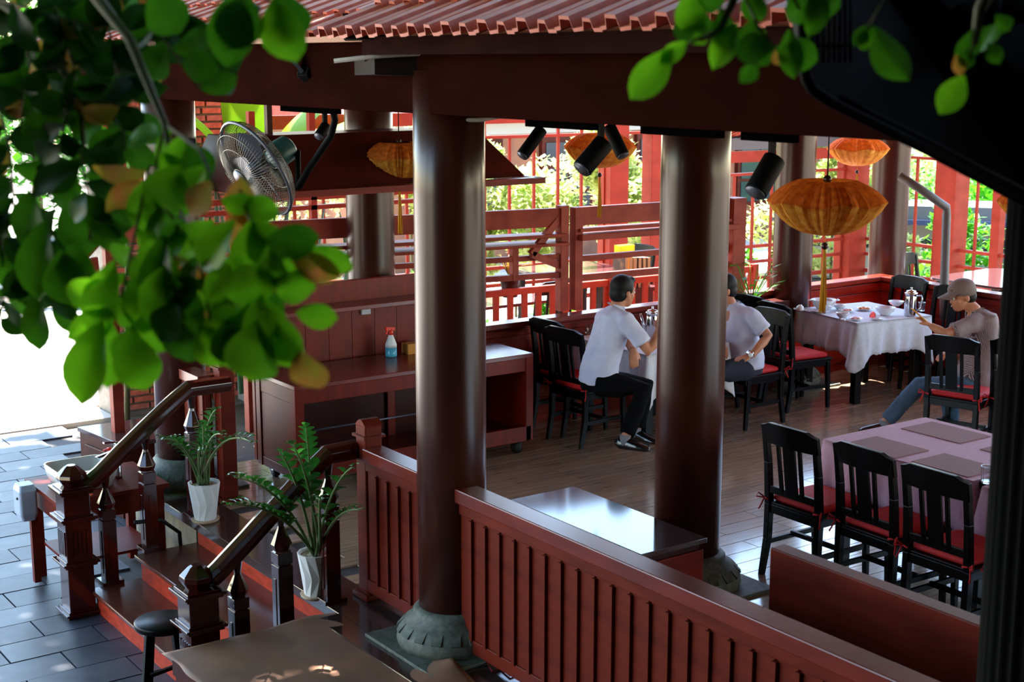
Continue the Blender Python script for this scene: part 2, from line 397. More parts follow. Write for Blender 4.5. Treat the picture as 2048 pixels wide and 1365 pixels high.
# steps
sp = thing('steps', 'three red-brown wooden steps leading up between the two handrails', 'steps', (3.3, 7.9, -.51), kind='structure')
for i, (x0, z) in enumerate(((3.64, -.03), (3.235, -.17), (2.925, -.34))):
    x1 = (3.72, 3.70, 3.30)[i]
    if i: MB().box((x0, 6.6, z-.028), (x1, 8.93, z)).build('tread', 'tread', sp, bevel=.006)
    MB().box((x0+.035, 6.62, z-.172), (x0+.06, 8.90, z-.026)).build('riser', 'riser', sp)
MB().box((2.97,8.86,-.5), (3.3,8.90,-.36)).box((3.28,8.87,-.5), (3.7,8.91,-.2)).build('string_board', 'tread', sp)
# back low wall of the dining floor, with cap; right low wall
def back_wall(name, p0, p1, label, h=.87):
    p0, p1 = Vector(p0), Vector(p1); d = (p1-p0).normalized(); nrm = Vector((-d.y, d.x, 0))
    t = thing(name, label, 'low wall', tuple((p0+p1)/2), kind='structure')
    MB().bar(p0+Vector((0,0,h/2)), p1+Vector((0,0,h/2)), .05, h, side=nrm).build('backing_board', 'red wood', t)
    MB().bar(p0+Vector((0,0,h+.02)), p1+Vector((0,0,h+.02)), .15, .045, side=nrm).build('cap_rail', 'cap wood', t, bevel=.006)
    for z in (h-.05,): MB().bar(p0+Vector((0,0,z)), p1+Vector((0,0,z)), .085, .06, side=nrm).build('upper_rail', 'red wood', t, bevel=.01)
    z = h-.19
    while z > .08:
        MB().bar(p0+Vector((0,0,z)), p1+Vector((0,0,z)), .074, .155, side=nrm).build('board', 'red wood', t, bevel=.008); z -= .175
    return t
back_wall('wall_back', (6.0,9.72,0), (11.5,9.72,0), 'red boarded low wall with lilac-lit cap behind the tables')
back_wall('wall_right', (11.42,9.68,0), (11.42,3.0,0), 'red boarded low wall closing the right side behind the man in the cap')
# brick wall
bw = MB().box((4.96,14.14,-.56), (6.6,14.5,3.4)).build('wall_brick', 'mortar'); tag(bw, 'orange-red brick wall behind the left column', 'wall', kind='structure')
bme = [MB().box((-.105,-.02,-.026), (.105,.02,.026)).mesh('brick', k) for k in ('brick', 'brick pale')]
k = 0; z = -.49
while z < 2.75:
    x = 4.97+(.0 if k % 2 else .055)
    while x+.1 < 6.62:
        w = 1
        if x < 5.03 and k % 2 == 0: w = .5
        inst('brick', bme[random.random() < (.2 if z < .6 else .7)], bw, (x+.105*w, 14.128+random.uniform(-.006,.006), z+.028), (0,0,random.uniform(-.015,.015)), (w*random.uniform(.95,1),1,1)); x += .21*w+.02  # more pale bricks in the upper courses paint the light falling there
    z += .075; k += 1
# outer lattice screens round the veranda
def lattice(p0, p1, label, nb, zt=2.42, posts=(), low=True):
    p0, p1 = Vector(p0), Vector(p1); d = p1-p0; u = d.normalized(); nrm = Vector((-u.y, u.x, 0)); Z = lambda z: Vector((0,0,z))
    t = thing('lattice_screen', label, 'screen', tuple(p0), kind=None)
    for z, h in ((zt, .14), (zt-.22, .035), (.72, .04), (.52, .04), (.30, .05), (.02, .08)): MB().bar(p0+Z(z), p1+Z(z), .05, h, side=nrm).build('rail', 'orange wood', t)
    L = d.length; bars = MB().bar((0,0,.0), (0,0,1), .028, .032).mesh('bar', 'orange wood')
    for i in range(1, nb):
        p = p0+d*i/nb
        z1 = zt if i % 4 in (0, 1) else zt-.22
        z0 = .04 if i % 2 == 0 else .30
        inst('bar', bars, t, p+Z(z0), (0,0,math.atan2(u.y,u.x)), (1,1,z1-z0))
    for f, w in posts:
        MB().bar(p0+d*f+Z(0), p0+d*f+Z(zt+.25), w, w, side=nrm).build('post', 'orange wood', t, bevel=.006)
    return t
lattice((6.2,13.7,0), (12.1,13.32,0), 'long red wooden lattice screen in front of the pale hedge', 18, posts=((.0,.14),(.80,.26),(.90,.2)))
lattice((12.15,13.31,0), (14.9,13.1,0), 'lower red lattice screen under the grey gutter, right of the thick column', 9, zt=1.86, posts=((.0,.16),(.95,.3)))
lattice((14.9,13.1,0), (14.9,5.0,0), 'red wooden lattice screen on the right before the glass shop', 26, zt=2.05, posts=((.06,.12),(.185,.28),(.27,.12),(.5,.2)))

# unseen walls and roofs added behind, above and beside the eye to block skylight
def cp(r, f, z): return Vector((r*math.cos(AZ)+f*math.sin(AZ), -r*math.sin(AZ)+f*math.cos(AZ), z))
t = thing('sky_blockers', 'unseen dark walls and roofs added around the viewpoint to block skylight', 'building', (0,0,0), kind='structure')
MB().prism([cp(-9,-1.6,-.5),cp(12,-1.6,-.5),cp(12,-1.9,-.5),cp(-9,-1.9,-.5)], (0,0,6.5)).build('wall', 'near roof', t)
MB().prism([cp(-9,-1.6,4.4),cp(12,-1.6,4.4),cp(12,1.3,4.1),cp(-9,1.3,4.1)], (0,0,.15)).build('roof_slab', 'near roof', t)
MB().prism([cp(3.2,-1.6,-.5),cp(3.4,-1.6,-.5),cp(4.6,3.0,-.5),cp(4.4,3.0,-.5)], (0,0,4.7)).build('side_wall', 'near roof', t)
MB().box((-3.2,-4,-.5),(-2.8,5.5,5.2)).build('blocker_wall', 'near roof', t)
MB().prism([cp(.62,2.6,3.35),cp(.75,3.25,3.35),cp(4.5,3.5,3.35),cp(4.5,-1.6,3.35),cp(.5,-1.6,3.35)], (0,0,.12)).build('blocker_roof', 'near roof', t)
# ================================================================ stair rails
def baluster(t, x, y, z0, z1):
    h = z1-z0; b = MB(); w = .045
    b.box((x-w-.025,y-w-.025,z0), (x+w+.025,y+w+.025,z0+.025)); b.box((x-w,y-w,z0), (x+w,y+w,z0+h*.60))
    b.box((x-w+.008,y-w+.008,z0+h*.60), (x+w-.008,y+w-.008,z0+h*.615)); b.box((x-w,y-w,z0+h*.615), (x+w,y+w,z0+h*.70))
    b.lathe([(w*1.2, z0+h*.70), (w*1.05, z0+h*.715), (w*1.35, z0+h*.76), (w*.5, z0+h*.88), (w*.42, z0+h*.90), (w*.7, z0+h), (w*.7, z0+h+.01)], (x,y,0), 8, sm=False, rot=PI/8)
    for s in (-1, 1):
        b.box((x+s*(w+.002)-.002,y-.012,z0+h*.1), (x+s*(w+.002)+.002,y+.012,z0+h*.5)); b.box((x-.012,y+s*(w+.002)-.002,z0+h*.1), (x+.012,y+s*(w+.002)+.002,z0+h*.5))
    return b.build('baluster', 'rail wood', t, bevel=.003)
def big_newel(x, y, z0, top, label):
    t = thing('newel_post', label, 'post', (x, y, z0)); w = .085
    b = MB().box((x-w,y-w,z0), (x+w,y+w,top-.155)).build('shaft', 'rail wood', t, bevel=.006)
    for z in (z0+.0, z0+.34, top-.36, top-.175):
        MB().box((x-w-.02,y-w-.02,z), (x+w+.02,y+w+.02,z+.018)).box((x-w-.034,y-w-.034,z+.018), (x+w+.034,y+w+.034,z+.034)).box((x-w-.012,y-w-.012,z+.034), (x+w+.012,y+w+.012,z+.045)).build('moulding', 'rail wood', t, bevel=.003)
    for k in range(-2, 3):
        MB().box((x-w-.006,y+k*.028-.008,z0+.42), (x-w+.001,y+k*.028+.008,top-.42)).build('flute', 'rail wood', t)
        MB().box((x+k*.028-.008,y-w-.006,z0+.42), (x+k*.028+.008,y-w+.001,top-.42)).build('flute', 'rail wood', t)
    MB().lathe([(.045, top-.15), (.06, top-.135), (.098, top-.08), (.094, top-.055), (.045, top-.008), (.03, top)], (x,y,0), 8, sm=False, rot=PI/8).build('faceted_finial', 'rail wood', t, bevel=.003)
    return t
def handrail(name_lbl, y, pts, bal, bx, hor):
    t = thing('stair_handrail', name_lbl, 'handrail', (pts[-1][0], y, 0))
    # profile: rounded top, narrower underside
    r = MB(); P = [Vector((x, y, z)) for x, z in pts]
    prof = [(-.046,-.045),(.046,-.045),(.060,-.012),(.060,.014),(.042,.042),(.0,.054),(-.042,.042),(-.060,.014),(-.060,-.012)]
    v = []; n = len(prof)
    for i, p in enumerate(P):
        d = (P[min(i+1,len(P)-1)]-P[max(i-1,0)]).normalized(); up = Vector((0,1,0)).cross(d); up = up if up.z > 0 else -up
        for a, c in prof: v.append(p+Vector((0,a,0))+up*c)
    f = [(i*n+k, i*n+(k+1)%n, (i+1)*n+(k+1)%n, (i+1)*n+k) for i in range(len(P)-1) for k in range(n)]+[tuple(range(n)), tuple((len(P)-1)*n+k for k in range(n))[::-1]]
    r.add(v, f, False).build('rail', 'rail wood', t, bevel=.004)
    u = MB()
    for a, b_ in zip(P[:-1], P[1:]): u.bar(a-Vector((0,0,.045)), b_-Vector((0,0,.045)), .05, .02, side=(0,1,0))
    u.build('under_fillet', 'rail wood', t)
    for x, z0, z1 in bal: baluster(t, x, y, z0, z1)
    return t
far_pts = [(3.97,.895),(3.68,.895),(3.50,.77),(3.2,.535),(3.05,.41),(2.98,.365),(2.90,.325),(2.80,.305)]
handrail('dark glossy stair handrail at the left beside the sink', 8.97, far_pts, [(3.70,0,.84),(3.365,-.17,.60),(3.08,-.34,.38)], 0, 0)
near_pts = [(3.92,.875),(3.70,.872),(3.50,.725),(3.2,.47),(3.02,.325),(2.97,.29)]
handrail('dark glossy stair handrail nearest, in front of the potted plants', 7.05, near_pts, [(3.70,0,.81),(3.40,-.17,.58),(3.13,-.34,.36)], 0, 0)
big_newel(2.86, 8.96, -.5, .50, 'large dark newel post with faceted finial standing on the paving by the sink')
big_newel(2.90, 7.06, -.5, .38, 'large dark newel post with faceted finial behind the round stool')
# low paper-covered platform, lower left
t = thing('paper_covered_table', 'low table covered with creased brown paper beside the steps', 'table', (3.2,5.8,-.5))
MB().box((2.66,4.4,-.12), (3.66,6.86,-.03)).build('tabletop', 'dark wood', t)
for x, y in ((2.7,6.8),(3.6,6.8),(2.7,4.6),(3.6,4.6)): MB().bar((x,y,-.5), (x,y,-.1), .07, .07).build('leg', 'dark wood', t)
def sheet(name, x0, x1, y0, y1, z, seed, curl=0, mname='kraft', thick=.003, nx=40, ny=50, rz=0):
    rnd = random.Random(seed); v = []
    amp = [(rnd.uniform(2,7), rnd.uniform(2,7), rnd.uniform(0,6), rnd.uniform(.002,.007)) for _ in range(6)]
    for j in range(ny+1):
        for i in range(nx+1):
            a, b = i/nx, j/ny; x = x0+(x1-x0)*a; y = y0+(y1-y0)*b
            h = sum(abs(math.sin(fx*x+fy*y+p))*A for fx, fy, p, A in amp)
            e = max(0, 1-((x-x1)**2+(y-(y0+.25*(y1-y0)))**2)**.5/.30)
            jx = .01*math.sin(17*y)*(a in (0,1)); v.append((x+jx, y+.012*math.sin(13*x)*(b in (0,1)), z+h+curl*e*e))
    f = [(j*(nx+1)+i, j*(nx+1)+i+1, (j+1)*(nx+1)+i+1, (j+1)*(nx+1)+i) for j in range(ny) for i in range(nx)]
    o = MB().add(v, f, True).build(name, mname, rec=False)
    md = o.modifiers.new('solid', 'SOLIDIFY'); md.thickness = thick; return o
tag(sheet('paper_sheet', 2.63, 3.74, 5.45, 6.90, -.025, 3, .09), 'creased brown paper sheet with a lifted right edge, on the low table', 'paper')
tag(sheet('paper_sheet', 2.60, 3.66, 4.3, 5.52, -.018, 8, .03), 'second brown paper sheet at the bottom edge, overlapping the first', 'paper')
tag(MB().box((3.72,4.3,.0), (3.79,5.35,.012)).build('orange_strip', 'orange wood'), 'thin orange strip lying on the granite beside the paper', 'strip')
# stool
t = thing('round_stool', 'black round stool in front of the steps', 'stool', (2.80,7.33,-.5))
MB().lathe([(.14,-.045),(.150,-.04),(.158,-.02),(.158,-.008),(.15,0),(.01,.0)], (2.80,7.33,0), 40).build('seat', 'black lacquer', t)
for k in range(4):
    a = k*PI/2+.3; c, s = math.cos(a), math.sin(a)
    MB().bar((2.80+c*.16, 7.33+s*.16, -.5), (2.80+c*.10, 7.33+s*.10, -.04), .036, .036).build('leg', 'black lacquer', t, bevel=.003)
MB().bar((2.80-.12,7.33-.03,-.3), (2.80+.12,7.33+.03,-.3), .02, .02).build('stretcher', 'black lacquer', t)
# ================================================================ counter
CX0, CX1, CY0, CY1 = 4.47, 6.54, 8.98, 9.62
t = thing('serving_counter', 'long red-brown wooden counter with open shelf and raised back, on castors', 'counter', (5.5,9.3,0))
MB().box((CX0,CY0,.765), (CX1,CY1,.80)).build('worktop', 'cap wood', t, bevel=.005)
MB().box((CX0+.02,CY0+.01,.66), (CX1-.02,CY0+.045,.765)).build('apron', 'counter wood', t, bevel=.003)
for x in (CX0, CX1-.07, 5.55):
    MB().box((x,CY0,.1), (x+.07,CY0+.07,.77)).build('corner_post', 'counter wood', t, bevel=.004); MB().box((x,CY1-.07,.1), (x+.07,CY1,.77)).build('corner_post', 'counter wood', t, bevel=.004)
for x in (CX0+.01, CX1-.03): MB().box((x,CY0+.06,.17), (x+.02,CY1-.06,.66)).box((x-.003,CY0+.05,.66),(x+.023,CY1-.05,.765)).box((x-.003,CY0+.05,.1),(x+.023,CY1-.05,.17)).build('side_panel', 'counter wood', t, bevel=.004)
MB().box((CX0+.02,CY1-.04,.12), (CX1-.02,CY1-.02,.77)).build('rear_panel', 'dark wood', t)
MB().box((CX0+.03,CY0+.03,.13), (CX1-.03,CY1-.03,.16)).build('lower_shelf', 'counter wood', t)
MB().box((CX0+.02,CY0+.0,.10), (CX1-.02,CY0+.04,.22)).build('front_plinth', 'counter wood', t, bevel=.003)
MB().tube([(CX0+.05,CY0+.05,.45), (CX1-.9,CY0+.05,.45)], .007, 8).build('cross_rod', 'grey metal', t)
for x, y in ((CX1-.13,CY0+.05),(CX0+.1,CY0+.06),(CX1-.2,CY1-.08),(CX0+.1,CY1-.08)):
    c = MB().tube([(x-.018,y,.055),(x+.018,y,.055)], .055, 24).build('castor', 'rubber', t)
    MB().box((x-.026,y-.012,.05), (x-.020,y+.012,.12)).box((x+.020,y-.012,.03),(x+.026,y+.012,.11)).box((x-.026,y-.02,.095),(x+.026,y+.02,.11)).build('castor_fork', 'steel', c)
# raised back with ledge
t = thing('counter_back', 'tall red wooden back board with a wide ledge, behind the counter', 'back board', (5.3,9.75,0))
pm = MB().box((-.098,-.012,.1), (.098,.012,1.18)).mesh('vertical_board', 'counter wood')
for i in range(7): inst('vertical_board', pm, t, (4.62+.2*i,9.69,0))
MB().box((4.5,9.70,.1), (6.3,9.74,1.2)).build('backing_board', 'counter wood', t)
MB().box((4.49,9.50,1.19), (6.3,9.76,1.225)).build('ledge', 'cap wood', t, bevel=.004)
MB().box((4.49,9.74,1.2), (6.3,9.79,1.385)).build('upper_board', 'counter wood', t, bevel=.004)
b = atY(732, 621, 9.66); s = MB().box((b.x-.04,9.655,b.z-.032), (b.x+.04,9.68,b.z+.032)).build('power_outlet', 'grey plastic', bevel=.003); tag(s, 'white wall socket under the counter ledge', 'socket')
b = Vector((5.56,9.50,.8)); t = thing('spray_bottle', 'spray bottle of blue liquid with red trigger, on the counter', 'bottle', tuple(b))
MB().lathe([(.001,0),(.042,.002),(.045,.01),(.045,.075),(.0,.076)], b, 20).build('liquid', 'blue liquid', t)
MB().lathe([(.045,.076),(.044,.10),(.03,.135),(.018,.17),(.015,.175),(.0,.176)], b, 20).build('body', 'soap white', t)
MB().lathe([(.018,.172),(.019,.19),(.014,.20),(.013,.215),(.001,.216)], b, 16).bar(b+Vector((-.045,0,.225)), b+Vector((.03,0,.215)), .022, .026).bar(b+Vector((-.03,0,.21)), b+Vector((-.042,0,.18)), .012, .01).build('trigger_head', 'red plastic', t)
b = Vector((5.76,9.53,.8)); tag(MB().box(b-Vector((.06,.05,0)), b+Vector((.12,.05,.082))).build('cardboard_box', 'carton', bevel=.002), 'small yellow-brown cardboard box beside the spray bottle', 'box')
# wooden hood over the counter
t = thing('wooden_hood', 'dark red trapezoid wooden hood hanging above the counter', 'hood', (5.5,9.4,2.1))
v = [(4.1,9.0,2.16),(6.62,9.2,2.16),(6.62,9.9,2.16),(4.1,9.9,2.16),(4.25,9.35,2.53),(6.32,9.45,2.53),(6.32,9.8,2.53),(4.25,9.8,2.53)]
MB().add(v, [(0,1,5,4),(1,2,6,5),(2,3,7,6),(3,0,4,7),(4,5,6,7),(3,2,1,0)]).build('sloping_panels', 'dark wood', t, bevel=.004)
MB().box((4.08,8.98,2.12), (6.65,9.06,2.165)).box((6.58,9.0,2.12),(6.65,9.9,2.165)).build('lower_trim', 'red wood', t)
for x in (4.6,6.1): MB().box((x,9.55,2.5), (x+.04,9.6,3.14)).build('hanger', 'dark wood', t)
# partition frames behind
def frame(label, x0, x1, y0, y1, zt, posts, rails, zb=.9, tri=None):
    t = thing('partition_frame', label, 'partition', (x0, y0, zb)); f = lambda a: (x0+(x1-x0)*a, y0+(y1-y0)*a)
    def rail(z, h, w=.06, a=0, b=1):
        p, q = f(a), f(b); MB().bar((p[0],p[1],z), (q[0],q[1],z), w, h, side=(0,1,0)).build('rail', 'screen wood', t, bevel=.004)
    for z, h, *r in rails: rail(z, h, *r)
    for a, w, z0, z1 in posts:
        p = f(a); MB().box((p[0]-w/2,p[1]-w/2,z0), (p[0]+w/2,p[1]+w/2,z1)).build('post', 'screen wood', t, bevel=.004)
    for a, s in (tri or ()):
        p = f(a); x = p[0]+s*.05; y = p[1]
        for q0, q1 in (((x,y,zt-.06),(x-.30,y,zt-.36)), ((x-.30,y,zt-.36),(x,y,zt-.48))):
            MB().bar(q0, q1, .045, .06).build('bracket_arm', 'screen wood', t)
    return t
frame('left wooden partition frame with a triangular bracket, standing on the small cabinet', 3.93, 4.84, 11.06, 10.5, 1.78, [(0,.085,.1,1.8),(1,.09,.1,1.8)], [(1.72,.15),(1.54,.03),(1.48,.03),(1.35,.05),(1.1,.05),(.9,.04)], .1, tri=((0,-.6),))
frame('long wooden partition frame of rails behind the counter and hood', 4.9, 7.55, 10.45, 9.95, 1.78, [(0,.08,.9,1.84),(.83,.06,1.2,1.5),(1,.085,.9,1.82)], [(1.72,.16),(1.57,.03,.2),(1.5,.025,.3),(1.38,.045),(1.22,.05)], tri=((1,-.6),))
frame('right wooden partition frame of rails behind the man in the white shirt', 7.68, 9.42, 9.92, 9.78, 1.78, [(0,.085,.9,1.80),(.55,.05,1.2,1.5),(1,.16,.9,1.8)], [(1.72,.16),(1.60,.03,.14),(1.54,.05,.2),(1.35,.05),(1.18,.06)], tri=((1,-.6),))
tag(MB().bar((3.80,11.0,.62), (3.70,10.9,1.55), .03, .16, side=(0,1,0)).build('hanging_board', 'screen wood'), 'vertical board leaning outside the left partition post', 'board')
# awning of the veranda kitchen behind (horizontal rails seen above the partition)
t = thing('window_rail_frame', 'red frame of small openings seen under the hood', 'frame', (5,12,1.5))
for z, h in ((2.0,.05),(1.78,.05),(1.69,.04)): MB().box((4.9,12.0,z), (8.0,12.06,z+h)).build('rail', 'orange wood', t)
for x in (4.95,5.6,6.2,6.8,7.5): MB().box((x,12.0,1.0), (x+.06,12.06,2.6)).build('post', 'orange wood', t)
# ================================================================ sink corner, left
t = thing('sink_stand', 'reddish wooden wash stand holding a basin, left of the steps', 'wash stand', (2.95,9.15,-.5))
MB().box((2.82,9.18,.17), (3.60,9.86,.20)).build('top', 'low wall wood', t, bevel=.003)
MB().box((2.85,9.21,.03), (3.57,9.24,.17)).box((2.85,9.80,.03), (3.57,9.83,.17)).box((2.85,9.24,.03), (2.88,9.80,.17)).box((3.54,9.24,.03), (3.57,9.80,.17)).build('apron', 'low wall wood', t)
for p in ((2.88,9.80),(2.88,9.24),(3.54,9.24),(3.54,9.80)): MB().box((p[0]-.028,p[1]-.028,-.5), (p[0]+.028,p[1]+.028,.17)).build('leg', 'low wall wood', t)
MB().box((2.9,9.26,-.27), (3.52,9.78,-.25)).build('lower_shelf', 'red wood', t)
def rrect(cx, cy, hx, hy, r, z, rz, n=6):
    out = []
    for sx, sy, a0 in ((1,1,0),(-1,1,PI/2),(-1,-1,PI),(1,-1,1.5*PI)):
        for k in range(n+1):
            a = a0+PI/2*k/n; x = sx*(hx-r)+r*math.cos(a); y = sy*(hy-r)+r*math.sin(a)
            out.append(Vector((cx+x*math.cos(rz)-y*math.sin(rz), cy+x*math.sin(rz)+y*math.cos(rz), z)))
    return out
def loft(rings, cap=True):
    n = len(rings[0]); v = [p for r in rings for p in r]
    f = [(i*n+k, i*n+(k+1)%n, (i+1)*n+(k+1)%n, (i+1)*n+k) for i in range(len(rings)-1) for k in range(n)]
    if cap: f += [tuple(range(n))[::-1], tuple((len(rings)-1)*n+k for k in range(n))]
    return v, f
bc = (3.10, 9.50); R = [rrect(*bc,.17,.16,.05,.20,0), rrect(*bc,.195,.185,.06,.27,0), rrect(*bc,.205,.195,.06,.34,0), rrect(*bc,.193,.183,.055,.34,0), rrect(*bc,.17,.16,.05,.26,0), rrect(*bc,.12,.11,.05,.225,0)]
o = MB().add(*loft(R), True).build('wash_basin', 'basin'); tag(o, 'grey-white rectangular basin on the wash stand', 'basin')
b = Vector((3.36,9.50,.2)); t = thing('tap', 'chrome mixer tap behind the wash basin', 'tap', tuple(b))
MB().lathe([(.026,0),(.024,.02),(.022,.22),(.018,.235),(.001,.236)], b, 20).build('body', 'chrome', t)
MB().bar(b+Vector((0,0,.20)), b+Vector((-.16,-.03,.175)), .026, .02).build('spout', 'chrome', t, bevel=.004)
MB().bar(b+Vector((.01,0,.255)), b+Vector((-.10,-.02,.27)), .022, .009).lathe([(.02,.235),(.02,.26),(.001,.262)], b, 16).build('lever', 'chrome', t)
b = Vector((3.36,9.66,.2)); t = thing('soap_bottle', 'white soap bottle with red pump beside the tap', 'bottle', tuple(b))
MB().lathe([(.001,0),(.036,.003),(.038,.02),(.036,.09),(.016,.115),(.014,.12),(.001,.121)], b, 20).build('body', 'soap white', t)
MB().lathe([(.022,.118),(.022,.14),(.008,.145),(.008,.165),(.016,.168),(.016,.18),(.001,.181)], b, 16).bar(b+Vector((0,0,.175)), b+Vector((-.045,-.01,.17)), .012, .01).build('pump', 'red plastic', t)
b = Vector((2.755,9.64,-.02)); t = thing('soap_dispenser', 'blue-grey plastic soap dispenser box on the end of the wash stand', 'dispenser', tuple(b))
MB().add(*loft([rrect(b.x,b.y,.045,.065,.02,b.z,0), rrect(b.x,b.y,.06,.08,.02,b.z+.05,0), rrect(b.x,b.y,.06,.08,.02,b.z+.21,0), rrect(b.x,b.y,.05,.06,.02,b.z+.25,0)])).build('housing', 'grey plastic', t, bevel=.004)
MB().bar(b+Vector((.045,.0,-.46)), b+Vector((.045,0,.02)), .045, .045).build('post', 'low wall wood', t)
MB().ball(b+Vector((-.06,-.03,.16)), .01, 10).build('indicator_dot', 'black metal', t)
# dark cabinet with violet top behind the sink
t = thing('small_cabinet', 'small dark wooden cabinet with violet-lit top behind the wash basin', 'cabinet', (4.0,11.1,-.5))
v = [Vector(p) for p in ((3.71,11.40,.08),(3.80,10.69,.08),(4.09,10.67,.08),(4.32,11.38,.08))]
MB().prism(v, (0,0,.035)).build('top', 'granite top', t, bevel=.003)
cc = sum(v, Vector())/4; w = [cc+(p-cc)*.95-Vector((0,0,.58)) for p in v]; MB().prism(w, (0,0,.58)).build('body', 'dark wood', t)
dm = (w[0]+w[1])/2; MB().bar(w[0]*.85+w[1]*.15+Vector((0,0,.3)), w[0]*.15+w[1]*.85+Vector((0,0,.3)), .03, .4).build('door', 'dark wood', t, bevel=.008)
# drain pipe by the old plaster wall
tag(MB().tube([(3.25,8.93,.05),(3.45,8.97,.02),(3.58,8.99,-.1),(3.6,9.0,-.45)], .014, 10).build('drain_hose', 'rubber'), 'black drain hose on the stained wall below the wash stand', 'hose')
# ================================================================ granite box by column 2
t = thing('granite_topped_box', 'low box with speckled granite top beside the thick column', 'box', (5.06,6.26,0))
MB().box((4.83,5.65,.42), (5.31,6.86,.45)).build('top', 'granite top', t, bevel=.003)
MB().box((4.86,5.68,0), (5.28,6.84,.42)).build('body', 'dark wood', t)
for a, b_ in (((5.275,5.7),(5.29,6.2)),((5.275,6.3),(5.29,6.8))): MB().box((a[0],a[1],.05),(b_[0],b_[1],.38)).build('door', 'red wood', t, bevel=.004)
MB().box((4.9,5.665,.05),(5.3,5.682,.38)).build('end_panel', 'red wood', t, bevel=.006)
# bench back, bottom right
t = thing('wooden_settee', 'red-brown high-backed bench turned away, in front of the near dining chairs', 'bench', (4.75,3.4,0))
MB().box((4.53,1.6,.04), (4.62,4.41,.90)).build('backrest', 'low wall wood', t, bevel=.006)
MB().box((4.62,1.65,.40), (5.05,4.40,.45)).build('seat', 'low wall wood', t, bevel=.005)
for y in (4.36, 3.0, 1.7): MB().box((4.99,y-.03,0), (5.05,y+.03,.4)).build('leg', 'low wall wood', t)
# fluted dark pillar & near roof corner (top right)
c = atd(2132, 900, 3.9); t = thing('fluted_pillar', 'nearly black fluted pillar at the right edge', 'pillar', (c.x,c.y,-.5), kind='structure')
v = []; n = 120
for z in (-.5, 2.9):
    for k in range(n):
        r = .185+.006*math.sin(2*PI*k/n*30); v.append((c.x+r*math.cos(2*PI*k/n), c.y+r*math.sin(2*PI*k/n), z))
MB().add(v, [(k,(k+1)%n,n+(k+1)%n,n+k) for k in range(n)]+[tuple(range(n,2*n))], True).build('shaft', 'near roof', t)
A_, B_ = atd(1618,150,3.0), atd(2070,425,3.9)
t = thing('near_roof_corner', 'black underside and gutter of the near roof filling the upper right', 'roof', tuple(A_), kind='structure')
Rv = Vector((math.cos(AZ), -math.sin(AZ), 0)); Fv = Vector((math.sin(AZ), math.cos(AZ), 0))
poly = [atd(1606,5,3.05), atd(1606,130,3.02), atd(1622,178,3.0), atd(1660,205,3.05), atd(1860,305,3.4), atd(2075,420,3.85), atd(2330,520,3.9), atd(2330,-60,3.7), atd(1980,-60,3.4), atd(1700,22,3.1)]
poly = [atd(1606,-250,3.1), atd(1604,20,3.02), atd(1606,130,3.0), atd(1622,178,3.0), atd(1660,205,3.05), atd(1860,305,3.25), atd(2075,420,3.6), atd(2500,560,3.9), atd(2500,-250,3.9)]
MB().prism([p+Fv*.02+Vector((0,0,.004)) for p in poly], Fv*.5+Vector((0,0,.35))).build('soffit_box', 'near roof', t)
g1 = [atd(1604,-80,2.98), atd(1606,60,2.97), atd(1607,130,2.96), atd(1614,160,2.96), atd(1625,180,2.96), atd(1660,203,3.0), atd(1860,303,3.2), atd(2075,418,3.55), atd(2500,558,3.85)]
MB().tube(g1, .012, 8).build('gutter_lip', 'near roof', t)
fl_ = MB()
for k in range(9):
    x = 1612+k*11; fl_.tube([atd(x,-60,2.97), atd(x+1,125,2.95)], .0035, 6)
fl_.build('fluting', 'near roof', t)
MB().bar(atd(1606,92,2.96), atd(1700,92,2.96), .006, .006).build('seam', 'grey metal', t)
g2 = [atd(x, y, d) for x, y, d in ((1680,195,2.97),(1740,225,3.0),(1880,293,3.2),(2100,405,3.5))]
MB().tube(g2, .006, 6).build('inner_moulding', 'near roof', t)
nt_ = MB()
for k in range(8): nt_.tube([atd(1690+k*56, 34, 3.35), atd(1715+k*56, -60, 3.6)], [(.035,.02),(.035,.02)], 8)
nt_.build('ridge_tiles', 'tile clay' if 0 else 'near roof', t)
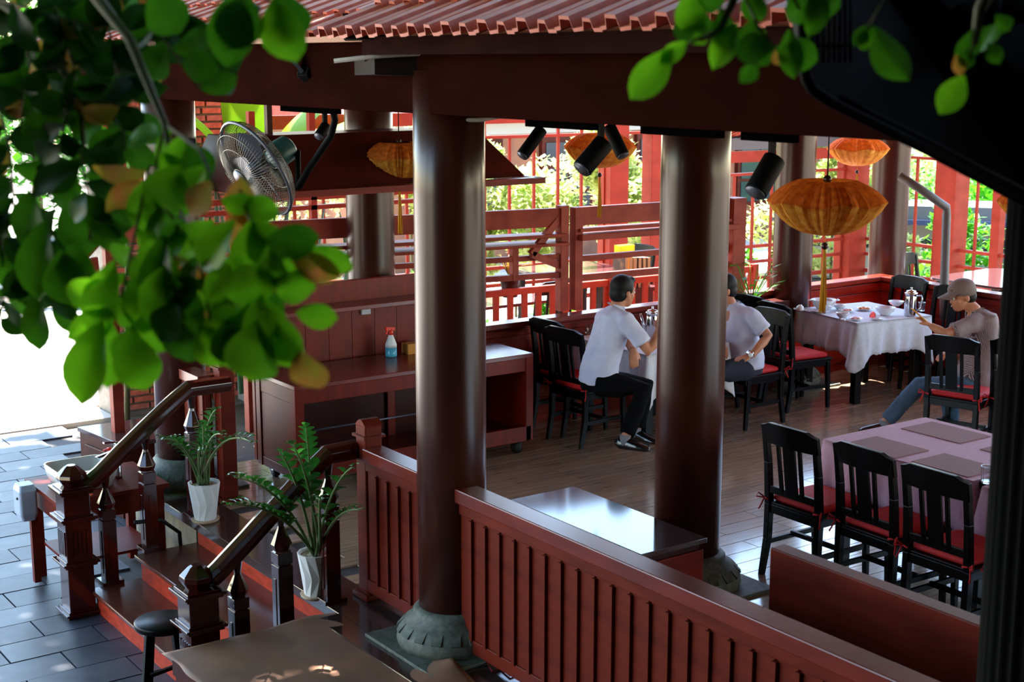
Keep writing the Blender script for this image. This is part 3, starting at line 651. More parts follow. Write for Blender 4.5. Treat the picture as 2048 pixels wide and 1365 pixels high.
# ================================================================ dining chairs
def make_chair(label, group):
    t = thing('dining_chair', label, 'chair', (0,0,0), group=group); m = 'black lacquer'; w = .2; HT = .955
    for s in (-1, 1):
        y = s*w
        b = MB(); P = [(-.045,y,0),(-.005,y,.22),(.0,y,.44),(-.02,y,.70),(-.055,y,HT-.03)]; Wd = [.034,.042,.044,.04,.036]
        for i in range(4):
            p, q = Vector(P[i]), Vector(P[i+1]); a = Wd[i]/2; c = Wd[i+1]/2
            v = [p+Vector((dx*a,dy*a*.9,0)) for dx,dy in ((-1,-1),(1,-1),(1,1),(-1,1))]+[q+Vector((dx*c,dy*c*.9,0)) for dx,dy in ((-1,-1),(1,-1),(1,1),(-1,1))]
            b.add(v, [(3,2,1,0),(4,5,6,7),(0,1,5,4),(1,2,6,5),(2,3,7,6),(3,0,4,7)])
        b.build('leg', m, t, bevel=.003)
        MB().bar((.42,y*1.02,0), (.40,y*1.02,.42), .03, .03, taper=1.3, side=(0,1,0)).build('leg', m, t, bevel=.003)
        MB().bar((.0,y,.2), (.40,y,.2), .02, .03, side=(0,1,0)).build('stretcher', m, t)
    MB().bar((.2,-w,.215), (.2,w,.215), .02, .028).build('stretcher', m, t)
    b = MB(); N = 12; v = []
    for i in range(N+1):
        a = i/N; y = -w-.022+(2*w+.044)*a; bow = -.025*math.sin(PI*a)
        top = HT+(-.022 if a < .02 or a > .98 else (-.012 if a < .12 or a > .88 else .0+.008*math.sin(PI*a)))
        bot = HT-.125
        for dx in (-.016, .014): v += [(-.036+bow+dx+.0, y, bot), (-.058+bow+dx, y, top)]
    f = []
    for i in range(N):
        o_ = i*4; f += [(o_,o_+1,o_+5,o_+4),(o_+2,o_+6,o_+7,o_+3),(o_+1,o_+3,o_+7,o_+5),(o_,o_+4,o_+6,o_+2)]
    f += [(0,2,3,1),(N*4,N*4+1,N*4+3,N*4+2)]
    b.add(v, f).build('top_rail', m, t, bevel=.003)
    MB().bar((-.012,-w,.535), (-.012,w,.535), .022, .045, side=(1,0,0)).build('lower_rail', m, t, bevel=.003)
    for y, wd in ((-.082,.024),(0,.092),(.082,.024)): MB().bar((-.018,y,.53), (-.062,y*1.04,HT-.11), wd, .014, side=(0,1,0)).build('slat', m, t)
    MB().box((-.012,-w-.01,.385), (.43,w+.01,.44)).build('seat_frame', m, t, bevel=.004)
    MB().box((-.01,-w-.02,.438), (.445,w+.02,.455)).build('seat', m, t, bevel=.004)
    c = MB().add(*loft([rrect(.215,0,.19,.185,.03,.456,0), rrect(.215,0,.205,.20,.035,.47,0), rrect(.215,0,.20,.195,.035,.49,0), rrect(.215,0,.17,.165,.03,.50,0)]), True).build('cushion', 'red cushion', t)
    for s in (-1, 1):
        b = MB(); y = s*(w+.024)
        b.tube([(.02,s*.18,.47),(-.02,y,.475),(-.03,s*.18,.47)], .006, 6)
        b.tube([(-.02,y,.475),(-.04,y+s*.03,.50),(-.05,y+s*.035,.475),(-.02,y,.472)], .005, 6); b.tube([(-.02,y,.472),(-.03,y+s*.012,.43),(-.045,y+s*.02,.40)], .005, 6)
        b.build('ribbon_tie', 'red cushion', c)
    return t
ch0 = make_chair('black dining chair with red cushion, first of the three near chairs, farthest from the pillar', 'chairs at the near lilac table'); used = [0]
def chair(x, y, deg, label, group):
    if not used[0]: used[0] = 1; ch0.location = (x,y,0); ch0.rotation_euler = (0,0,math.radians(deg)); return ch0
    return copy_tree(ch0, (x,y,0), math.radians(deg), label, group)
G1 = 'chairs at the near lilac table'; G2 = 'chairs at the middle white table'; G3 = 'chairs at the laid white table'; G4 = 'chairs of the outer veranda'
chair(6.08,5.74,0,'',G1)
chair(6.10,5.20,-2,'black dining chair, middle one of the three near chairs in front of the lilac table',G1)
chair(6.06,4.68,-1,'black dining chair, third near chair, just left of the fluted pillar',G1)
chair(6.1,4.14,0,'black dining chair mostly hidden behind the fluted pillar at the right edge',G1)
chair(6.93,9.03,4,'black dining chair under the man seated at left in a white shirt',G2)
chair(7.05,9.42,2,'black dining chair standing behind the seated man nearest the back wall',G2)
chair(8.80,8.72,182,'black dining chair under the man with the wristwatch, right of the thick column',G2)
chair(8.85,9.33,184,'black dining chair behind the man with the wristwatch, against the planter',G2)
chair(9.18,8.93,-6,'black dining chair with bright red cushion pushed to the left end of the laid table',G3)
chair(9.30,9.35,-4,'black dining chair half hidden behind the one at the left end of the laid table',G3)
chair(11.28,9.28,180,'black dining chair standing at the far corner of the low wall beyond the steel jug',G3)
chair(11.12,8.62,182,'black dining chair between the laid table and the wall behind the cap wearer',G3)
chair(9.16,7.03,14,'black dining chair with slatted back in front of the man in the cap',G3)
chair(9.42,6.62,10,'black dining chair beside the cap wearer, next to the fluted pillar',G3)
# ================================================================ tables and cloths
def cloth(name, m, cx, cy, hx, hy, z, drop, rz, label, group=None, seed=1, scallop=.012, corner=.16, amp=.038):
    rnd = random.Random(seed); per = []; n = 44
    C = [(-hx,-hy),(hx,-hy),(hx,hy),(-hx,hy)]; N = [(0,-1),(1,0),(0,1),(-1,0)]
    for s in range(4):
        a, b = C[s], C[(s+1)%4]; L = math.dist(a, b); k = max(12, int(L/.025))
        for i in range(k): per.append((a[0]+(b[0]-a[0])*i/k, a[1]+(b[1]-a[1])*i/k, s, i/k, L))
    P = len(per); rows = 12; v = []; ph = [rnd.uniform(0,6) for _ in range(4)]
    for r in range(rows+1):
        tt = r/rows
        for (x, y, s, a, L) in per:
            dc = min(a, 1-a)*L; nx, ny = N[s]
            if a == 0 or dc < .07:
                w_ = max(0, 1-dc/.07); s2 = (s-1)%4 if a < .5 else (s+1)%4
                nx, ny = nx*(1-w_*.5)+N[s2][0]*w_*.5, ny*(1-w_*.5)+N[s2][1]*w_*.5; l = math.hypot(nx, ny); nx /= l; ny /= l
            u = a*L
            d = drop+corner*max(0, 1-dc/.16)**1.3+scallop*abs(math.sin(u*PI/.045))*(r == rows)
            fold = amp*tt*(.6*math.sin(u*38+ph[s]+tt*1.2)+.5*math.sin(u*21+ph[(s+1)%4]))+.02*tt+(.05*tt if dc < .06 else 0)
            v.append((x+nx*(.006+max(-.004,fold)), y+ny*(.006+max(-.004,fold)), z-(0 if r == 0 else d*tt)-.0))
    f = [(r*P+i, r*P+(i+1)%P, (r+1)*P+(i+1)%P, (r+1)*P+i) for r in range(rows) for i in range(P)]+[tuple(range(P))]
    R = Matrix.Rotation(rz, 3, 'Z'); v = [R @ Vector(p)+Vector((cx,cy,0)) for p in v]
    o = MB().add(v, f, True).build(name, m, rec=False); md = o.modifiers.new('solid', 'SOLIDIFY'); md.thickness = .002; md.offset = 1
    o.data.polygons[len(f)-1].use_smooth = False
    return tag(o, label, 'tablecloth', group)
def table(cx, cy, hx, hy, z, rz, label, group=None):
    t = thing('dining_table', label, 'table', (cx,cy,0), group=group); R = Matrix.Rotation(rz, 3, 'Z'); c = Vector((cx,cy,0))
    MB().box((cx-hx,cy-hy,z-.04), (cx+hx,cy+hy,z-.004), rz, c).build('tabletop', 'black lacquer', t)
    MB().box((cx-hx+.05,cy-hy+.05,z-.12), (cx+hx-.05,cy+hy-.05,z-.04), rz, c).build('apron', 'black lacquer', t)
    for sx in (-1,1):
        for sy in (-1,1):
            p = c+R @ Vector((sx*(hx-.06), sy*(hy-.06), 0)); MB().box((p.x-.035,p.y-.035,0), (p.x+.035,p.y+.035,z-.05), rz, p).build('leg', 'black lacquer', t, bevel=.004)
T1 = (7.78, 9.02); table(*T1,.42,.44,.755,0,'dining table under a white cloth between the two men in white shirts')
cloth('tablecloth','white cloth',*T1,.44,.46,.76,.30,0,'white tablecloth hanging beside the thick column, between two men',seed=3)
T2 = (10.27, 8.93); table(*T2,.40,.40,.755,math.radians(-8),'black dining table under the laid white cloth beside the cap wearer')
cloth('tablecloth','white cloth',*T2,.43,.43,.76,.29,math.radians(-8),'bluish white scalloped tablecloth carrying bowls and plates',seed=5)
table(7.03,5.36,.44,.56,.755,0,'near dining table under the lilac cloth'); table(7.0,4.2,.46,.5,.755,0,'second near dining table under a lilac cloth beside the pillar')
cloth('tablecloth','lilac cloth',7.02,5.40,.475,.55,.76,.42,0,'lilac-pink tablecloth with placemats on the near table',seed=9,scallop=0,amp=.02,corner=.05)
cloth('tablecloth','lilac cloth',7.0,4.25,.47,.52,.75,.42,0,'lilac tablecloth of the next table, partly hidden by the pillar',seed=12,scallop=0,amp=.02,corner=.05)
def mat_(p, hx, hy, rz, label): 
    o = MB().box((p.x-hx,p.y-hy,.7625), (p.x+hx,p.y+hy,.7665), rz).build('placemat', 'placemat', bevel=.001); tag(o, label, 'placemat', 'placemats on the lilac cloth')
mat_(Vector((7.28,5.62,0)),.15,.225,0,'mauve placemat at the far right edge of the lilac cloth')
mat_(Vector((6.70,5.60,0)),.15,.2,0,'mauve placemat in front of the first near chair')
mat_(Vector((6.72,5.10,0)),.15,.2,0,'mauve placemat in front of the middle near chair')
mat_(Vector((7.27,5.05,0)),.15,.19,0,'mauve placemat with cutlery beside the pillar')
tag(MB().bar((7.22,5.12,.772),(7.36,4.98,.772),.018,.004).bar((7.24,5.06,.772),(7.40,4.95,.772),.008,.004).build('cutlery','steel'), 'cutlery on the placemat beside the pillar', 'cutlery')
def tumbler(p, label, r=.034, h=.085, m='glass'):
    MBx = MB().lathe([(r*.75,0),(r*.9,.005),(r*.97,h*.5),(r,h),(r*.93,h),(r*.88,h*.5),(r*.75,.012)], p, 12, sm=False).build('glass_tumbler', m); return tag(MBx, label, 'glass')
tumbler(Vector((6.60,4.80,.752)),'cut glass tumbler on the near lilac table', .036, .095)
def jug(p, k, label, spout=True, deg=0):
    t = thing('steel_jug', label, 'jug', tuple(p)); R = Matrix.Rotation(math.radians(deg), 3, 'Z')
    MB().lathe([(.052*k,0),(.056*k,.01*k),(.056*k,.18*k),(.052*k,.195*k),(.058*k,.205*k),(.058*k,.212*k),(.048*k,.218*k)], p, 28).build('body', 'steel', t)
    MB().lathe([(.05*k,.216*k),(.04*k,.232*k),(.01*k,.238*k),(.006*k,.25*k),(.012*k,.258*k),(.001,.264*k)], p, 24).build('lid', 'steel', t)
    q = lambda x, z: p+R @ Vector((x*k,0,z*k))
    MB().tube([q(.05,.185),(q(.09,.19)),q(.10,.16),q(.095,.08),q(.055,.05)], .008*k, 8).build('handle', 'steel', t)
    if spout: MB().tube([q(-.05,.05),q(-.08,.12),q(-.10,.2)], [.018*k,.013*k,.009*k], 10).build('spout', 'steel', t)
    return t
k1 = Vector((7.86,9.10,.762)); jug(k1, 1.0, 'steel kettle with spout in front of the man in the white shirt at left', deg=-35)
jug(atz(1820,632,.762), 1.0, 'tall steel jug at the end of the laid table by the cap wearer', spout=False, deg=-60)
tumbler(atz(1178,668,.762), 'glass tumbler at the left corner of the middle table', .034, .09)
tumbler(atz(1843,622,.762), 'glass tumbler beside the steel jug', .032, .08); tumbler(atz(1582,612,.762), 'glass tumbler at the left end of the laid table', .034, .085)
def bowl(x, y, r, h, label, name='bowl', lugs=False, fill=None):
    r *= 1.15; h *= 1.15
    p = atz(x, y, .763); t = thing(name, label, 'bowl', tuple(p))
    MB().lathe([(r*.45,0),(r*.5,.008),(r*.8,h*.45),(r*.97,h*.95),(r,h),(r*.94,h),(r*.76,h*.5),(r*.4,.015)], p, 32).build('body', 'china', t)
    if lugs:
        for s in (-1,1): MB().ball(p+Vector((s*r*.86,-s*r*.6,h*.93)), (.028,.022,.007), 10).build('lug_handle', 'china', t)
    if fill: MB().lathe([(r*.78,h*.62),(.001,h*.72)], p, 20, close=False).build('contents', fill, t)
    return t
def plate(x, y, r, label, fill=None):
    p = atz(x, y, .763); t = thing('plate', label, 'plate', tuple(p))
    MB().lathe([(r*.5,0),(r*.6,.004),(r,.018),(r*.98,.021),(r*.6,.009),(.001,.007)], p, 32, close=False).build('body', 'china', t)
    if fill:
        b = MB(); rn = random.Random(x)
        for i in range(7): b.ball(p+Vector((rn.uniform(-.5,.5)*r, rn.uniform(-.5,.5)*r, .016)), (.022,.017,.011), 8)
        b.build('food', fill, t, kind='stuff')
    return t
bowl(1647,620,.105,.085,'large white tureen with lug handles on the laid table','tureen',True)
tag(MB().bar(atz(1662,612,.83),atz(1676,598,.9),.012,.006).ball(atz(1660,614,.83),(.02,.02,.008),8).build('soup_spoon','china'),'pale spoon leaning in the large tureen','spoon')
bowl(1770,630,.082,.062,'large white open bowl beside the steel jug'); bowl(1792,612,.065,.04,'shallow white bowl behind the large open bowl')
bowl(1685,637,.055,.045,'small white bowl in front of the tureen',fill='china'); bowl(1679,641-22,.055,.04,'small white bowl of chilli behind the sauce bowl',fill='meat')
plate(1600,622,.062,'white saucer under the upturned cup at the left end'); p = atz(1600,621,.785)
tag(MB().lathe([(.036,0),(.038,.01),(.032,.035),(.018,.045),(.016,.052),(.001,.052)],p,20).build('upturned_cup','china'),'white cup turned upside down on its saucer','cup')
plate(1712,641,.062,'plate of sliced pink meat near the corner of the laid table','meat'); plate(1728,621,.08,'plate with yellow fried food beside the open bowl','food'); plate(1755,640,.07,'plate holding the watermelon slice'); plate(1640,625,.09,'flat white plate left of the tureen')
plate(1692,624,.075,'plate of sliced meat behind the sauce bowl','meat')
tag(MB().ball(atz(1686,640,.775),(.02,.03,.013),10).build('china_spoon','china'),'small white china spoon beside the plate of meat','spoon')
p = atz(1746,636,.775); t = thing('watermelon_slice','red watermelon slice standing on its plate','fruit',tuple(p))
MB().prism([p+Vector((.035*math.cos(a),0,.055*math.sin(a))) for a in [PI*k/8 for k in range(9)]],(.008,.02,0)).build('flesh','watermelon',t); MB().prism([p+Vector((.037*math.cos(a),-.003,.058*math.sin(a))) for a in [PI*k/8 for k in range(3)]],(.008,.02,0)).build('rind','rind',t)
tag(MB().bar(atz(1618,625,.77),atz(1640,620,.77),.008,.006).bar(atz(1620,628,.77),atz(1645,622,.77),.006,.006).build('chopsticks','bead'),'dark chopsticks left of the tureen','chopsticks')
plate(1320,668,.07,'white plate on the middle table before the man at left','food')
# planter & veranda furniture behind
t = thing('planter_box','dark planter box against the back wall behind the watch wearer','planter',(9.55,9.55,0))
MB().box((9.05,9.45,0),(9.85,9.66,.84)).build('box','dark wood',t,bevel=.004)
def vtable(x,y,hx,hy,label,m='granite top',z=.72,rz=0):
    t = thing('veranda_table',label,'table',(x,y,0),group='tables of the outer veranda')
    MB().add(*loft([rrect(x,y,hx,hy,.12,z-.03,rz),rrect(x,y,hx,hy,.12,z,rz)])).build('top',m,t,bevel=.003)
    for sx in (-1,1):
        for sy in (-1,1): MB().box((x+sx*hx*.8-.03,y+sy*hy*.8-.03,-.02),(x+sx*hx*.8+.03,y+sy*hy*.8+.03,z-.03)).build('leg','black lacquer',t)
vtable(8.15,11.75,.62,.4,'lilac-lit veranda table with rounded end, beyond the low wall')
vtable(9.85,12.75,.55,.5,'shiny dark veranda table behind the partition frames',z=.75)
vtable(13.2,9.6,.6,.5,'pale shiny veranda table beyond the wall at the right',z=.75)
vtable(13.6,8.3,.5,.45,'veranda table behind the cap wearer',z=.75)
for x,y,d,l in ((8.3,11.1,90,'dark chair at the lilac-lit veranda table'),(10.75,12.7,180,'dark chair at the shiny veranda table by the books'),(11.2,12.2,200,'dark chair beside the outer post right of the book chair'),(12.7,10.4,-80,'dark veranda chair behind the corner column'),(14.35,9.7,180,'tan-lit veranda chair at the right edge table'),(9.0,11.3,100,'dark veranda chair with pink cushion beyond the railing')):
    chair(x,y,d,l,G4)
# orange railing on the veranda just beyond the wall
t = thing('veranda_railing','bright orange-red baluster railing beyond the back low wall','railing',(8.9,10.9,0))
MB().bar((7.0,10.95,.93),(10.6,10.7,.93),.06,.06).bar((7.0,10.95,.30),(10.6,10.7,.30),.05,.06).build('rail','orange wood',t)
for px_,py_ in ((7.0,10.95),(8.8,10.825),(10.6,10.7)): MB().box((px_-.04,py_-.04,-.02),(px_+.04,py_+.04,.98)).build('post','orange wood',t)
bm_ = MB().box((-.03,-.012,.3),(.03,.012,.92)).mesh('baluster','orange wood')
for i in range(24): inst('baluster',bm_,t,(7.05+.155*i,10.945-.0108*i,0))
# ================================================================ silk lanterns
def lantern(c, R, label, ztop, tass=.30):
    t = thing('silk_lantern', label, 'lantern', tuple(c), group='silk lanterns'); n = 168; k = R/.29; rp = random.Random(4); PL = [rp.uniform(-.02,.02)+(.018 if j % 2 else -.018) for j in range(n)]
    def surf(prof):
        v = []
        for i, (r, z, wv) in enumerate(prof):
            for j in range(n):
                a = 2*PI*j/n; pl = 1+PL[j]*(.5+.8*min(1,r/R)); sq = 1+.035*math.cos(6*a)*r/R
                rr = r*pl*sq; v.append(c+Vector((rr*math.cos(a), rr*math.sin(a), z+wv*math.cos(6*a))))
        return v, [(i*n+j, i*n+(j+1)%n, (i+1)*n+(j+1)%n, (i+1)*n+j) for i in range(len(prof)-1) for j in range(n)]
    up = [(R,0,.010),(R*.93,.028*k,.008),(R*.82,.06*k,.006),(R*.68,.09*k,.002),(R*.52,.112*k,0),(R*.46,.114*k,0)]
    lo = [(R,0,.010),(R*.90,-.045*k,.006),(R*.76,-.09*k,.004),(R*.6,-.128*k,0),(R*.42,-.152*k,0),(R*.2,-.165*k,0),(R*.12,-.162*k,0)]
    MB().add(*surf(up), True).build('upper_shade', 'lantern top', t, rec=False); MB().add(*surf(lo), True).build('lower_shade', 'lantern silk', t, rec=False)
    MB().ball(c+Vector((0,0,.118*k)), .022*k, 10).build('top_fitting', 'bead', t)
    MB().tube([c+Vector((0,0,.12*k)), (c.x,c.y,ztop)], .004, 6).build('cord', 'bead', t)
    MB().tube([c+Vector((0,0,-.16*k)), c+Vector((0,0,-.22*k))], .0025, 6).build('lower_cord', 'lantern silk', t)
    MB().ball(c+Vector((0,0,-.225*k)), .019*k, 12).build('bead', 'bead', t)
    b = MB(); rn = random.Random(3)
    for j in range(36):
        a = rn.uniform(0,6.28); q = rn.uniform(.2,1)*.02*k; L = tass*k*rn.uniform(.85,1)
        z0 = -.24*k; b.tube([c+Vector((math.cos(a)*.004,math.sin(a)*.004,z0)), c+Vector((math.cos(a)*q*.6,math.sin(a)*q*.6,z0-L*.35)), c+Vector((math.cos(a)*q,math.sin(a)*q,z0-L))], .003*k, 4)
    b.build('tassel', 'tassel', t, kind='stuff'); return t
lantern(atd(1653,405,7.3), .285, 'largest orange silk lantern hanging at right in front of a column', 3.1, .34)
lantern(atd(1716,298,14.0), .285, 'small silk lantern hanging farther back above the largest one', 3.1, .2)
lantern(atd(798,315,10.7), .285, 'silk lantern half hidden behind the nearest column, over the counter', 3.1, .34)
lantern(atd(1200,295,11.7), .285, 'silk lantern behind the ceiling spotlights at the centre', 3.1, .34)
lantern(atd(2075,405,10.5), .27, 'silk lantern mostly hidden behind the fluted pillar', 3.1, .3)
# ================================================================ spotlights
def spot(x, y, dx, dy, d, L, r, label, tx=None):
    a = atd(x-dx/2, y-dy/2, d); b = atd(x+dx/2, y+dy/2, d-.05); t = thing('track_spotlight', label, 'spotlight', tuple(a), group='ceiling spotlights')
    dr = (b-a).normalized(); a2 = a; b2 = b
    MB().tube([a2, b2], r, 24).build('cylinder_body', 'black metal', t, bevel=.003)
    MB().tube([b2, b2+dr*.006], r*.9, 24).build('front_ring', 'grey metal', t)
    tp = a+(b-a)*.15; top = Vector((tp.x, tp.y, 2.79))
    MB().bar(tp, top, .018, .03).build('swivel_arm', 'black metal', t)
    MB().box((top.x-.03,top.y-.08,2.765), (top.x+.03,top.y+.08,2.79)).build('track_adapter', 'black metal', t)
    return t
spot(1064,285,-38,52,7.6,0,.034,'slim black spotlight aimed down-left, beside the nearest column')
spot(1186,312,-44,52,7.0,0,.05,'thick black spotlight in front of the centre lantern')
spot(1232,282,28,58,7.4,0,.034,'slim black spotlight aimed down-right, next to the centre lantern')
spot(1530,352,-38,66,6.2,0,.05,'thick black spotlight aimed down-left beside the right columns')
spot(645,262,-14,22,9.2,0,.034,'small dark spotlight behind the fan arm')
for i, (a, b, l) in enumerate(((5.05,5.55,'short black light track under the beam by the centre spotlights'),(4.25,4.72,'black track box under the beam in front of the thick column'),(7.4,8.1,'black light track under the beam behind the fan'),(3.85,4.12,'short black track under the beam by the right spotlight'))):
    tag(MB().box((3.99,a,2.745), (4.03,b,2.79)).build('light_track', 'matt black'), l, 'light track')
# conduit on the nearest column
P = [atd(x,y,7.06) for x, y in ((668,122),(760,112),(860,106),(893,112),(905,140),(904,190),(908,222),(925,240),(960,240),(1000,233),(1060,236))]
tag(MB().tube(P, .011, 8).build('conduit', 'cable'), 'pale cable conduit bending down the top of the nearest column', 'conduit')
P = [atd(x,y,7.03) for x, y in ((870,108),(895,120),(900,150),(896,180),(903,196))]
tag(MB().tube(P, .004, 6).build('red_wire', 'red cable'), 'thin red wire beside the conduit on the nearest column', 'wire')
P = [atz(x,y,.01) for x, y in ((975,1325),(985,1345),(1000,1335),(1020,1352),(1040,1345),(1055,1362))]
tag(MB().tube(P, .006, 6).build('floor_cable', 'red cable'), 'red cable coiled on the floor under the long panelled wall', 'cable')
# ================================================================ fan
c = atd(512,338,8.7); t = thing('wall_fan', 'large grey wire-caged fan on a bent black pipe, upper left', 'fan', tuple(c))
Rv = Vector((math.cos(AZ),-math.sin(AZ),0)); Uv = Vector((0,0,1)); Fv = Vector((math.sin(AZ),math.cos(AZ),0))
ax = (-Rv*.62-Uv*.42-Fv*.5).normalized(); s1 = ax.cross(Uv).normalized(); s2 = s1.cross(ax)
ring = lambda r, h, n=40: [c+ax*h+(s1*math.cos(2*PI*k/n)+s2*math.sin(2*PI*k/n))*r for k in range(n+1)]
RR = .315
MB().tube(ring(RR,0), .011, 8).build('cage_rim', 'grey metal', t)
for nm, sg in (('front_grille',1),('rear_grille',-1)):
    b = MB()
    for k in range(90):
        a = 2*PI*k/90; e = s1*math.cos(a)+s2*math.sin(a); b.tube([c+ax*sg*h+e*r for r, h in ((RR,0),(RR*.92,.055),(RR*.6,.10),(RR*.2,.115))], .0016, 4)
    for r, h in ((RR*.2,.115),(RR*.6,.10),(RR*.85,.07)): b.tube(ring(r,h*sg), .0025, 5)
    b.build(nm, 'wire', t)
for k in range(3):
    a = 2*PI*k/3; e = s1*math.cos(a)+s2*math.sin(a); f2 = ax.cross(e); b = MB()
    b.add([c+e*.05-f2*.03-ax*.02, c+e*.05+f2*.03+ax*.02, c+e*.16+f2*.10+ax*.03, c+e*.27+f2*.07+ax*.03, c+e*.28-f2*.04-ax*.02, c+e*.15-f2*.06-ax*.03], [(0,1,2,5),(5,2,3,4)])
    o = b.build('blade', 'grey metal', t); md = o.modifiers.new('s','SOLIDIFY'); md.thickness = .003
MB().tube([c-ax*.06, c+ax*.04], .05, 20).build('hub', 'grey metal', t); MB().tube([c-ax*.28,c-ax*.26,c-ax*.15,c-ax*.12], [.05,.08,.085,.07], 24).build('motor', 'teal motor', t, bevel=.004)
MB().tube([c+ax*.115, c+ax*.125], .06, 20).build('badge_disc', 'grey metal', t)
J = [atd(596,376,8.6),atd(618,338,8.6),atd(662,272,8.5),atd(670,240,8.45),atd(664,210,8.4),atd(640,180,8.2),atd(622,160,8.1),atd(605,140,8.0)]
MB().tube([c-ax*.2, c-ax*.2+Rv*.1, J[0]], .018, 10).build('yoke', 'black metal', t)
MB().tube(J, .021, 12).build('bent_pipe', 'black metal', t)
MB().bar(atd(560,92,8.0), atd(612,152,8.05), .10, .02).build('mounting_plate', 'grey metal', t)
MB().bar(atd(606,142,8.0), atd(642,180,8.2), .07, .06).build('pipe_clamp', 'black metal', t, bevel=.006)
# ================================================================ world beyond the lattice
def leaves(mb, n, fn, size, rn, flat=.5):
    for _ in range(n):
        p = fn(rn); d = Vector((rn.uniform(-1,1), rn.uniform(-1,1), rn.uniform(-.4,1))).normalized(); s, u = frame_of(d); L = size*rn.uniform(.7,1.3); w = L*.3
        mb.add([p, p+d*L*.5+s*w, p+d*L, p+d*L*.5-s*w], [(0,1,2,3)])
def hedge(x0, x1, y0, y1, z0, z1, label, n, mname='sunlit hedge', size=.11, seed=1, br_=(.25,.55), grp='hedges behind the lattice'):
    rn = random.Random(seed); b = MB()
    blobs = [(rn.uniform(x0,x1), rn.uniform(y0,y1), rn.uniform(z0,z1), rn.uniform(*br_)) for _ in range(int(14+(x1-x0)*(y1-y0)*2))]
    def fn(r):
        bx, by, bz, br = r.choice(blobs); a = r.uniform(0,6.28); e = math.acos(r.uniform(-1,1)); q = br*r.uniform(.7,1)
        return Vector((bx+q*math.sin(e)*math.cos(a), by+q*math.sin(e)*math.sin(a), max(z0, bz+q*math.cos(e))))
    leaves(b, n, fn, size, rn)
    t = thing('hedge', label, 'hedge', ((x0+x1)/2,(y0+y1)/2,-.5), group=grp)
    b.build('foliage', mname, t, kind='stuff', rec=False)
    s = MB()
    for bx, by, bz, br in blobs[::2]: s.tube([(bx,by,-.5),(bx,by,bz)], .02, 5)
    s.build('stems', 'twig', t, kind='stuff'); return t
hedge(9.9,14.5,15.9,17.0,0.2,1.75,'tall sunlit pale green hedge behind the lattice at the centre',20000,br_=(.3,.6))
hedge(15.2,17.6,14.2,15.6,0,2.3,'sunlit shrubs behind the lattice right of the thick column',9000,size=.12,seed=4)
hedge(7.2,14.6,14.2,14.7,-.3,.35,'low bright green border plants behind the lattice foot',5000,'green leaf',.12,5,(.15,.25))
hedge(15.4,16.0,6.0,13.2,-.4,.15,'low bright green plants along the right lattice',4200,'green leaf',.13,6,(.15,.3))
hedge(16.2,16.5,12.4,12.8,-.2,1.0,'bright green bush before the lettered sign',1500,'green leaf',.13,9)
hedge(22.5,29,16.5,21,-.2,.75,'olive green clipped hedge far behind the shop canopy',9000,'green leaf',.2,7)
hedge(7.2,8.8,15.8,17,.2,1.9,'pale hedge seen between the fan and the columns',3500,seed=11)
# brown house with windows
t = thing('brown_house','brown walled house with dark windows beyond the hedge','building',(16,21,-.5))
MB().box((11.5,21,-.5),(24,24,2.0)).build('wall','facade brown',t)
for x in (13.4,15.4,17.6,20.2):
    w = MB().box((x,20.9,.2),(x+1.15,21.02,1.7)).build('window_frame','dark wood',t)
    for i in range(2):
        for j in range(3): MB().box((x+.08+i*.52,20.88,.28+j*.46),(x+.55+i*.52,20.93,.68+j*.46)).build('pane','window dark',w)
MB().prism([(11.2,20.6,2.0),(11.2,22.5,2.8),(11.2,24.4,2.0)],(13,0,0)).build('roof','far tile clay',t)
MB().box((11.4,20.8,1.78),(24,20.98,2.1)).build('white_fascia','sign white',t)
tag(MB().box((8.5,21.5,-.5),(8.56,21.56,2.2)).build('green_post','teal motor'),'slim teal post among the pale hedge','post')
# glass shop with the lettered sign
A = Vector((17.6,17.4,-.5)); Bp = Vector((26.5,7.0,-.5)); u = (Bp-A).normalized(); nrm = Vector((-u.y,u.x,0)); nrm = nrm if nrm.dot(A) < 0 else -nrm
t = thing('glass_shop','long grey glass-fronted shop with a white lettered band, seen at the right through the lattice','building',tuple(A)); L = (Bp-A).length; Zv = lambda z: Vector((0,0,z))
def slab(nm, m, z0, z1, a=0, b=1, off=0, th=.2, par=None):
    return MB().bar(A+u*L*a+nrm*off+Zv((z0+z1)/2), A+u*L*b+nrm*off+Zv((z0+z1)/2), z1-z0, th, side=(0,0,1)).build(nm, m, par or t)
def zz(px, py):  # height over the shop front's ground where the sight line meets its plane
    d = _ray(px,py); k = (A-Vector((0,0,H))).dot(nrm)/d.dot(nrm); return H+d.z*k+.5, Vector((0,0,H))+d*k
z1, z2, z3, z4, z5 = zz(1880,402)[0], zz(1880,430)[0], zz(1880,448)[0], zz(1880,475)[0], zz(1880,560)[0]
slab('wall','shop grey',0,z1-.05,off=-.6,th=.2); slab('canopy','shop grey',z2,z1,off=.5,th=1.0); slab('canopy_edge','shop blue',z2-.06,z2+.02,off=1.05,th=.1); slab('sign_band','sign white',z4,z3,off=.05,th=.1); slab('plinth','sign white',0,.5,off=.05,th=.2)
for i in range(14): slab('glass_pane','shop dark',.5,z4-.02,a=i/14+.003,b=(i+1)/14-.003,off=0,th=.06)
